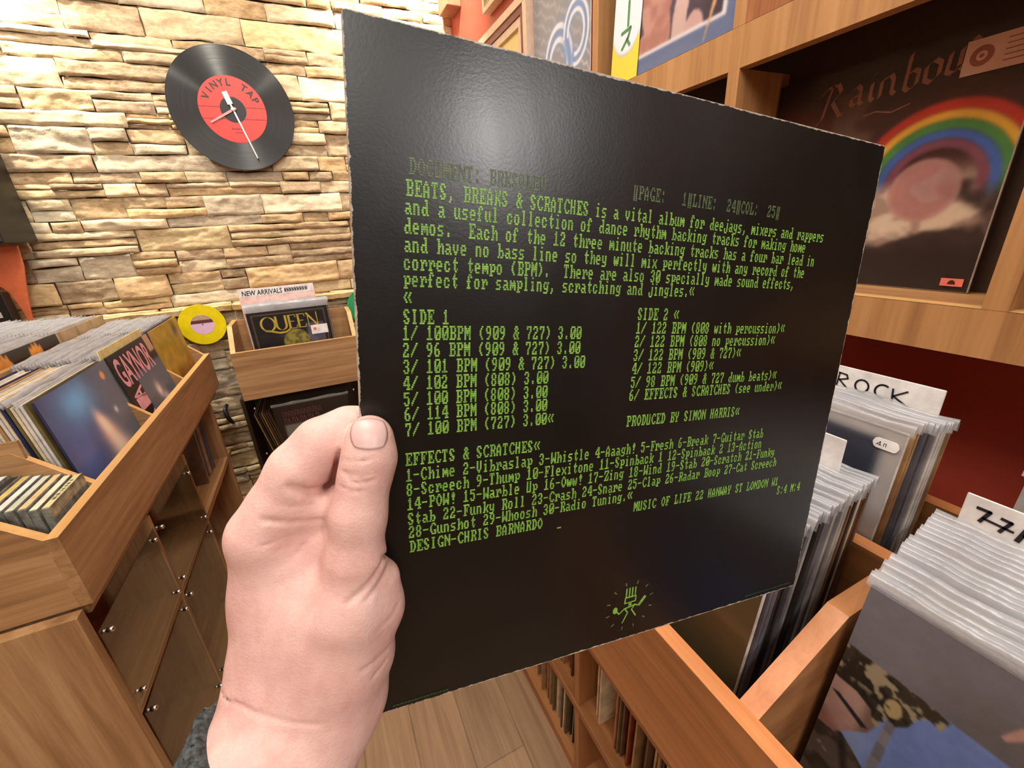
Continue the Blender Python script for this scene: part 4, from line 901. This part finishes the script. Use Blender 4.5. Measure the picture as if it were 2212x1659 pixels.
LINES = [("BEATS, BREAKS & SCRATCHES is a vital album for deejays, mixers and rappers", .0216, .0606), ("and a useful collection of dance rhythm backing tracks for making home", .0209, .0677), ("demos.  Each of the 12 three minute backing tracks has a four bar lead in", .0206, .0752),
 ("and have no bass line so they will mix perfectly with any record of the", .0204, .0825), ("correct tempo (BPM).  There are also 30 specially made sound effects,", .0201, .0897), ("perfect for sampling, scratching and jingles.<", .0199, .0965), ("<", .0197, .1042), ("SIDE 1", .0195, .1123),
 ("1/ 100BPM (909 & 727) 3.00", .0191, .1193), ("2/ 96 BPM (909 & 727) 3.00", .0190, .1268), ("3/ 101 BPM (909 & 727) 3.00", .0190, .1342), ("4/ 102 BPM (808) 3.00", .0189, .1416), ("5/ 100 BPM (808) 3.00", .0189, .1490), ("6/ 114 BPM (808) 3.00", .0191, .1560), ("7/ 100 BPM (727) 3.00<", .0193, .1634),
 ("SIDE 2 <", .1408, .1094), ("1/ 122 BPM (808 with percussion)<", .1407, .1167), ("2/ 122 BPM (808 no percussion)<", .1406, .1240), ("3/ 122 BPM (909 & 727)<", .1406, .1315), ("4/ 122 BPM (909)<", .1406, .1389), ("5/ 98 BPM (909 & 727 dumb beats)<", .1406, .1466), ("6/ EFFECTS & SCRATCHES (see under)<", .1405, .1539),
 ("PRODUCED BY SIMON HARRIS<", .1404, .1690), ("EFFECTS & SCRATCHES<", .0191, .1778), ("1-Chime 2-Vibraslap 3-Whistle 4-Aaagh! 5-Fresh 6-Break 7-Guitar Stab", .0192, .1857), ("8-Screech 9-Thump 10-Flexitone 11-Spinback 1 12-Spinback 2 13-Action", .0193, .1931), ("14-POW! 15-Warble Up 16-Oww! 17-Zing 18-Wind 19-Stab 20-Scratch 21-Funky", .0195, .2005),
 ("Stab 22-Funky Roll 23-Crash 24-Snare 25-Clap 26-Radar Boop 27-Cat Screech", .0196, .2083), ("28-Gunshot 29-Whoosh 30-Radio Tuning.<", .0199, .2154), ("DESIGN-CHRIS BARNARDO", .0202, .2232), ("MUSIC OF LIFE 22 HANWAY ST LONDON W1", .1516, .2234), ("S:4 M:4", .2745, .2308)]
m = MB()
for s_, u_, b_ in LINES: print_line(m, s_, u_, b_)
print_line(m, '_', .1005, .2252)
def green(name, a, b):
    t = NT(name); n = t.noise(t.coord(), 260, 4, .7); n2 = t.noise(t.coord(), 9, 2); t.l(t.mix(n2, t.ramp(n, [(.25, a), (.6, b)]), t.ramp(n, [(.25, np.array(a)*.82), (.6, np.array(b)*.9)])), t.b.inputs['Base Color']); t.set(Roughness=.45); return t.m
obj('printed_text', m, green('green_print_ink', (98, 150, 58), (150, 208, 86)), bs, local=True)
m = MB(); print_line(m, 'DOCUMENT: BRKSQLEV', .0229, .0524)
MH = green('faded_green_ink', (56, 70, 48), (104, 122, 84)); obj('printed_heading', m, MH, bs, local=True)
m = MB(); print_line(m, '|PAGE:   1|LINE:  24|COL:  25|', .1307, .0503); obj('printed_page_numbers', m, MH, bs, local=True)
# round running-figure emblem near the bottom edge
m = MB(); c0 = (.1569, .2900); sc_ = .000955
def lg(pts, wd, mi=0): stroke(m, [((p[0]-900)*.0000312+c0[0], (p[1]-760)*.0000375*1.0+c0[1]) for p in pts], -.0002, wd, mi)
def un(u, v): return (900+(u-c0[0])/.0000312, 760+(v-c0[1])/.0000375)
for q in (( -.0035, -.0065), (-.0012, -.0067), (.0010, -.0067), (.0033, -.0065)):
    stroke(m, [(c0[0]+q[0], c0[1]+q[1]), (c0[0]+q[0]-.0001, c0[1]+q[1]-.0062)], -.0002, .00095)
def lo(pts, wd=.0009): stroke(m, [(c0[0]+a, c0[1]+b) for a, b in pts], -.0002, wd)
lo([(-.0040, -.0062), (.0040, -.0062), (.0040, -.0024), (-.0042, -.0022), (-.0040, -.0062)]); lo([(0, -.0022), (0, .0002)], .0022); lo([(-.0042, .0018), (.0042, .0004)], .0011)
lo([(-.0042, .0018), (-.0078, .0046), (-.0100, .0022)]); lo([(.0042, .0004), (.0062, .0016), (.0098, -.0026)]); lo([(.0072, .0012), (.0112, -.0036)], .0022)
lo([(-.0035, .0020), (-.0012, .0052), (-.0046, .0120)]); lo([(.0034, .0010), (.0016, .0034), (.0052, .0088)])
m.prism([(c0[0]-.0110+.0018*math.cos(t), c0[1]+.0012+.0024*math.sin(t)) for t in np.linspace(0, 6.283, 17)[:-1]], 'z', -.00025, -.0002)
em = obj('printed_emblem', m, MATS.setdefault('ink', bpy.data.materials['green_print_ink']), bs, local=True)
m = MB()
for i in range(60): a = 2*math.pi*i/60; b = 2*math.pi*(i+1)/60; stroke(m, [(c0[0]+.0185*math.cos(a), c0[1]+.0182*math.sin(a)), (c0[0]+.0185*math.cos(b), c0[1]+.0182*math.sin(b))], -.0002, .00022)
obj('emblem_ring', m, plain('very_faint_green_ink', (44, 54, 34), .5), em, local=True)
m = MB()
for i in range(12):
    a = math.radians(15+30*i); stroke(m, [(c0[0]+.0158*math.cos(a), c0[1]+.0156*math.sin(a)), (c0[0]+.0178*math.cos(a), c0[1]+.0175*math.sin(a))], -.0002, .0009)
obj('emblem_ticks', m, bpy.data.materials['faded_green_ink'], em, local=True)
for u0, u1, v0 in ((.0100, .0395, .3118), (.2610, .3085, .3105)):
    m = MB(); u = u0
    while u < u1: q = pr.uniform(.0006, .0016); m.add([(u, v0-.0005, -.0002), (u, v0+.0008, -.0002), (u+q, v0+.0008, -.0002), (u+q, v0-.0005, -.0002)], [(0, 1, 2, 3)]); u += q+.0005
    obj('small_print', m, plain('dim_green_ink', (42, 70, 34), .5), bs, local=True)

# ------------------------------------------------------------------ the hand: one continuous surface from blended volumes
def P(px, py, n):
    """point n millimetres in front of the black sleeve's face along the sight line through (px, py)"""
    d = ((px-CX)/FPX)*RGT+((py-CY)/FPX)*DWN+FWD; nf = -SN
    return d*((SO@nf+n/1000.0)/(d@nf))
def chain(pts): return [(P(a, b, c), r/1000.0) for a, b, c, r in pts]
def cone(p, A, ra, B, rb):                        # rounded cone
    ba = B-A; l2 = ba@ba; t = np.clip(((p-A)@ba)/l2, 0, 1); return np.linalg.norm(p-(A+t[..., None]*ba), axis=-1)-(ra+(rb-ra)*t)
def smin(a, b, k): h = np.clip(.5+.5*(b-a)/k, 0, 1); return b*(1-h)+a*h-k*h*(1-h)
def smax(a, b, k): return -smin(-a, -b, k)
G = {
 'palm': (.011, [chain([(574, 1165, -6, 15), (594, 1290, -6, 16), (602, 1430, 2, 18.2), (588, 1560, 12, 20), (552, 1680, 24, 23), (480, 1860, 40, 27)]),
                 chain([(768, 1215, 13, 11.5), (752, 1310, 13, 16), (735, 1420, 12, 19), (712, 1540, 14, 19), (645, 1680, 22, 20), (560, 1860, 38, 24)]),
                 chain([(640, 1215, -2, 12), (665, 1320, 0, 20), (660, 1450, 4, 22)]),
                 chain([(575, 1215, -26, 14), (610, 1400, -20, 18), (640, 1520, -6, 20)]), chain([(585, 1270, -44, 12), (640, 1400, -34, 15), (680, 1500, -12, 16)]), chain([(596, 1320, -56, 10), (660, 1420, -44, 13), (700, 1490, -18, 14)])]),
 'thenar': (.008, [chain([(818, 1250, 11, 9.4), (812, 1310, 11.5, 11), (790, 1385, 11, 12)]), chain([(796, 1420, 11, 10.5), (772, 1500, 11, 12), (742, 1575, 13, 12)])]),
 'thumb': (.006, [chain([(799, 946, 8.6, 9.6), (798, 990, 9.4, 10.2), (786, 1042, 10.4, 9.7), (775, 1110, 12, 10.7), (768, 1200, 13, 12.2)])]),
 'index': (.006, [chain([(572, 1150, -4, 14.5), (644, 1016, -4, 11.4), (694, 958, -6, 10.4), (752, 926, -10, 9.0), (820, 912, -13, 8.0)])]),
 'fold': (.006, [chain([(596, 1092, -4, 9.0), (650, 1094, -3, 8.8), (735, 1090, -1, 9.0)]), chain([(620, 1160, -8, 11), (690, 1160, -5, 11), (745, 1150, 0, 9)])]),
 'middle': (.005, [chain([(572, 1185, -24, 11.5), (655, 1050, -30, 9.8), (745, 990, -26, 8.8), (840, 985, -12.6, 7.6)])]),
 'ring': (.005, [chain([(580, 1240, -42, 11), (655, 1120, -48, 9.2), (740, 1070, -40, 8.2), (850, 1060, -12.0, 7.0)])]),
 'little': (.005, [chain([(592, 1300, -56, 10), (655, 1200, -60, 8.2), (725, 1160, -48, 7.2), (830, 1150, -11.2, 6.4)])])}
def group_sdf(p, g):
    k, chs = G[g]; d = None
    for ch in chs:
        for (A, ra), (B, rb) in zip(ch[:-1], ch[1:]):
            e = cone(p, A, ra, B, rb); d = e if d is None else smin(d, e, k)
    return d
def hand_sdf(p):
    d = group_sdf(p, 'palm'); d = smin(d, group_sdf(p, 'thenar'), .0045)
    d = smin(d, group_sdf(p, 'thumb'), .006); d = smin(d, group_sdf(p, 'index'), .0045); d = smin(d, group_sdf(p, 'fold'), .0050)
    f = smin(group_sdf(p, 'middle'), smin(group_sdf(p, 'ring'), group_sdf(p, 'little'), .002), .002); d = smin(d, f, .003)
    q = p-SO; u = q@SU; n = q@SN                     # keep clear of the card
    slot = np.maximum(np.maximum(-.0008-u, np.abs(n-.0018)-.00195), (q@SV)-.3155)
    return np.maximum(d, -slot)
def surf(px, py, t0=.10, t1=.32, off=0.0):          # first hit of the sight line with the hand
    d = ((px-CX)/FPX)*RGT+((py-CY)/FPX)*DWN+FWD; t = t0; L = np.linalg.norm(d)
    for _ in range(90):
        e = float(hand_sdf((d*t)[None])[0])
        if e < .00005: break
        t += max(e, .00005)/L*.9
        if t > t1: return None
    return d*t
GROOVES = [(1.7, [(628, 1054), (650, 1061), (676, 1063), (700, 1056), (716, 1038), (728, 1010), (734, 985)]), (1.1, [(566, 1123), (600, 1128), (640, 1129), (675, 1127), (694, 1124)]),
 (.55, [(738, 1019), (758, 1024), (772, 1020)]), (.7, [(752, 1038), (770, 1045), (790, 1043), (808, 1038)]), (.55, [(736, 1052), (752, 1060), (775, 1062), (798, 1056)]), (.45, [(745, 1030), (775, 1031), (800, 1026)]), (.4, [(742, 990), (770, 996), (812, 992)]),
 (1.1, [(836, 1178), (830, 1205), (815, 1238), (788, 1272), (752, 1302)]), (.8, [(842, 1200), (836, 1226), (818, 1262), (790, 1300)]), (.6, [(862, 1300), (845, 1335), (815, 1362)]), (.7, [(846, 1390), (820, 1420), (780, 1450)]), (.6, [(838, 1420), (800, 1470)]),
 (.8, [(640, 1200), (655, 1180), (672, 1160), (690, 1148)]), (.45, [(560, 1180), (600, 1168), (640, 1154), (680, 1148)]), (.45, [(590, 1196), (625, 1182)]), (.7, [(476, 1497), (520, 1524), (570, 1548), (630, 1562), (690, 1566)]), (.5, [(600, 1090), (640, 1094), (680, 1090)]),
 (.32, [(768, 908), (757, 925), (755, 950), (762, 968), (778, 974), (797, 975), (818, 973), (832, 967), (839, 948), (837, 922)])]
GT = []
for r, pts in GROOVES:
    h = [surf(*q) for q in pts]; h = [q for q in h if q is not None]
    GT += [(a, b, r/1000.0) for a, b in zip(h[:-1], h[1:])]
def full_sdf(p):
    d = hand_sdf(p)
    for A, B, r in GT:
        near = np.linalg.norm(p-(A+B)/2, axis=-1) < np.linalg.norm(B-A)/2+.008
        if near.any():
            e = cone(p[near], A, r*.9, B, r*.9); d[near] = smax(d[near], -e, r*1.3)
    return d
def surface_nets(fn, lo, hi, h):
    ax = [np.arange(l, u+h, h) for l, u in zip(lo, hi)]; sh = [len(a) for a in ax]; F = np.empty(sh, np.float64)
    for i, x in enumerate(ax[0]):
        Yg, Zg = np.meshgrid(ax[1], ax[2], indexing='ij'); p = np.stack([np.full_like(Yg, x), Yg, Zg], -1).reshape(-1, 3); F[i] = fn(p).reshape(sh[1], sh[2])
    ins = F < 0; c = [ins[a:sh[0]-1+a, b:sh[1]-1+b, d:sh[2]-1+d] for a in (0, 1) for b in (0, 1) for d in (0, 1)]; s = sum(x.astype(int) for x in c); act = (s > 0) & (s < 8)
    idx = -np.ones(act.shape, int); I = np.argwhere(act); idx[act] = np.arange(len(I)); acc = np.zeros((len(I), 3)); cnt = np.zeros(len(I))
    corners = [(a, b, d) for a in (0, 1) for b in (0, 1) for d in (0, 1)]
    for i, p in enumerate(corners):
        for q in corners[i+1:]:
            if sum(abs(x-y) for x, y in zip(p, q)) != 1: continue
            fa = F[I[:, 0]+p[0], I[:, 1]+p[1], I[:, 2]+p[2]]; fb = F[I[:, 0]+q[0], I[:, 1]+q[1], I[:, 2]+q[2]]; m_ = (fa < 0) != (fb < 0)
            t = np.where(m_, fa/np.where(m_, fa-fb, 1), 0); acc += np.where(m_[:, None], np.array(p)+t[:, None]*(np.array(q)-np.array(p)), 0); cnt += m_
    V_ = (I+acc/cnt[:, None])*h+np.array(lo); faces = []
    for a in range(3):
        b, c_ = (a+1) % 3, (a+2) % 3; sl = [slice(None)]*3; sl2 = [slice(None)]*3; sl[a] = slice(0, -1); sl2[a] = slice(1, None)
        f0 = ins[tuple(sl)]; f1 = ins[tuple(sl2)]; E_ = np.argwhere(f0 != f1); E_ = E_[(E_[:, b] > 0) & (E_[:, c_] > 0) & (E_[:, b] < sh[b]-1) & (E_[:, c_] < sh[c_]-1)]
        def cell(db, dc): q = E_.copy(); q[:, b] += db; q[:, c_] += dc; return idx[q[:, 0], q[:, 1], q[:, 2]]
        Q = np.stack([cell(-1, -1), cell(0, -1), cell(0, 0), cell(-1, 0)], -1); fl = f0[E_[:, 0], E_[:, 1], E_[:, 2]]; Q = np.where(fl[:, None], Q, Q[:, ::-1]); faces.append(Q)
    return V_, np.concatenate(faces)
allp = np.array([a for g in G.values() for ch in g[1] for a, _ in ch]); lo_, hi_ = allp.min(0)-.032, allp.max(0)+.032
pe = bpy.data.objects.new('person', None); link(pe); pe.empty_display_size = .05; ORIGIN['person'] = P(560, 1700, 26); pe.location = Vector(ORIGIN['person'])+Vector((0, 0, CZ))
tag(pe, 'person whose left hand holds up the black sleeve, grey knitted cuff at wrist', 'person')
def mesh_np(name, V_, F_, mat, parent, smooth=True):
    me = bpy.data.meshes.new(name); me.from_pydata((V_-ORIGIN[parent.name]).tolist(), [], F_.tolist()); me.materials.append(mat); me.polygons.foreach_set('use_smooth', [smooth]*len(me.polygons)); me.validate()
    o = bpy.data.objects.new(name, me); link(o, parent); ORIGIN[o.name] = ORIGIN[parent.name]; return o
def skin_mat():
    t = NT('skin'); n1 = t.noise(t.coord(), 38, 4, .6); n2 = t.noise(t.coord(), 160, 4, .7); n3 = t.noise(t.coord(), 14, 2)
    c = t.ramp(n1, [(.3, (214, 170, 162)), (.55, (228, 190, 180)), (.75, (234, 201, 193))]); c = t.mix(t.math('MULTIPLY', n3, .35), c, col4((212, 152, 146))); c = t.mix(.16, c, t.ramp(n2, [(.35, (200, 146, 132)), (.65, (242, 212, 198))]))
    t.l(c, t.b.inputs['Base Color']); t.set(Roughness=.52); t.b.inputs['Specular IOR Level'].default_value = .38
    t.b.inputs['Subsurface Weight'].default_value = .18; t.b.inputs['Subsurface Radius'].default_value = (1, .35, .2); t.b.inputs['Subsurface Scale'].default_value = .004
    fine = t.n('ShaderNodeTexVoronoi'); fine.inputs['Scale'].default_value = 900; t.l(t.coord(), fine.inputs['Vector'])
    t.bump(t.math('ADD', t.math('MULTIPLY', fine.outputs['Distance'], .5), t.math('MULTIPLY', t.noise(t.coord(), 300, 4), 1.2)), .22, .0008); return t.m
V_, F_ = surface_nets(full_sdf, lo_, hi_, .00115)
hand = mesh_np('left_hand_and_forearm', V_, F_, skin_mat(), pe)
# thumb nail
def nail():
    nu, nv = 15, 13; pts = []; ok = True
    for j in range(nv):
        for i in range(nu):
            a, b = i/(nu-1)*2-1, j/(nv-1)*2-1; s1 = a*math.sqrt(max(0, 1-.42*b*b)); s2 = b*math.sqrt(max(0, 1-.36*a*a)); q = surf(797+(40-3*s2*0)*s1, 938+34*s2); pts.append(q)
    V = np.array(pts); eps = 2e-4
    g = np.stack([hand_sdf(V+np.eye(3)[k]*eps)-hand_sdf(V-np.eye(3)[k]*eps) for k in range(3)], -1); g /= np.linalg.norm(g, axis=1)[:, None]
    top = V+g*.00028; low = V-g*.0008; F = []; N_ = nu*nv
    for j in range(nv-1):
        for i in range(nu-1): k = j*nu+i; F.append((k, k+nu, k+nu+1, k+1))
    rim = [i for i in range(nu)]+[j*nu+nu-1 for j in range(1, nv)]+[(nv-1)*nu+i for i in range(nu-2, -1, -1)]+[j*nu for j in range(nv-2, 0, -1)]
    for a, b in zip(rim, rim[1:]+rim[:1]): F.append((a, b, b+N_, a+N_))
    t = NT('thumb_nail'); nz = t.noise(t.coord(), 60, 2); t.l(t.ramp(nz, [(.3, (208, 174, 170)), (.7, (222, 188, 182))]), t.b.inputs['Base Color']); t.set(Roughness=.36); t.b.inputs['Subsurface Weight'].default_value = .1; t.b.inputs['Subsurface Scale'].default_value = .002
    mesh_np('thumb_nail', np.concatenate([top, low]), np.array(F), t.m, pe)
nail()
# knitted cuff pushed down the forearm
def cuff():
    A, B, C_ = P(446, 1578, 16), surf(560, 1752), P(770, 1636, 4)
    if A is None or B is None or C_ is None: A, B, C_ = P(446, 1578, 16), P(560, 1752, 55), P(770, 1636, 4)
    nn = np.cross(B-A, C_-A); nn /= np.linalg.norm(nn); fore = P(520, 1860, 40)
    if nn@(fore-A) < 0: nn = -nn
    def f(p):
        q = p.copy(); d = group_sdf(p, 'palm'); w = .0009*np.sin(p[:, 0]*900)*np.sin(p[:, 2]*700+p[:, 1]*500)+.0006*np.sin(p@np.array([2100., 1500, 1900]))
        pl = -((p-A)@nn)+.0015*np.sin(p[:, 0]*260+1); d2 = smax(d-.0055-w, pl, .004); q = p-SO
        slot = np.maximum(np.maximum(-.001-q@SU, np.abs(q@SN-.0018)-.003), (q@SV)-.317); return np.maximum(d2, -slot)
    c = [P(500, 1600, 20), P(500, 1860, 40), P(700, 1620, 15), P(620, 1860, 38), P(480, 1590, 0)]; c = np.array(c)
    V_, F_ = surface_nets(f, c.min(0)-.040, c.max(0)+.040, .0014)
    mesh_np('knitted_cuff', V_, F_, plain('dark_grey_wool', (64, 68, 68), .95, .1, .45, 420), pe)
cuff()
for o in list(sc.objects):
    if o.name.startswith('lettering') and o.parent is None: bpy.data.objects.remove(o)
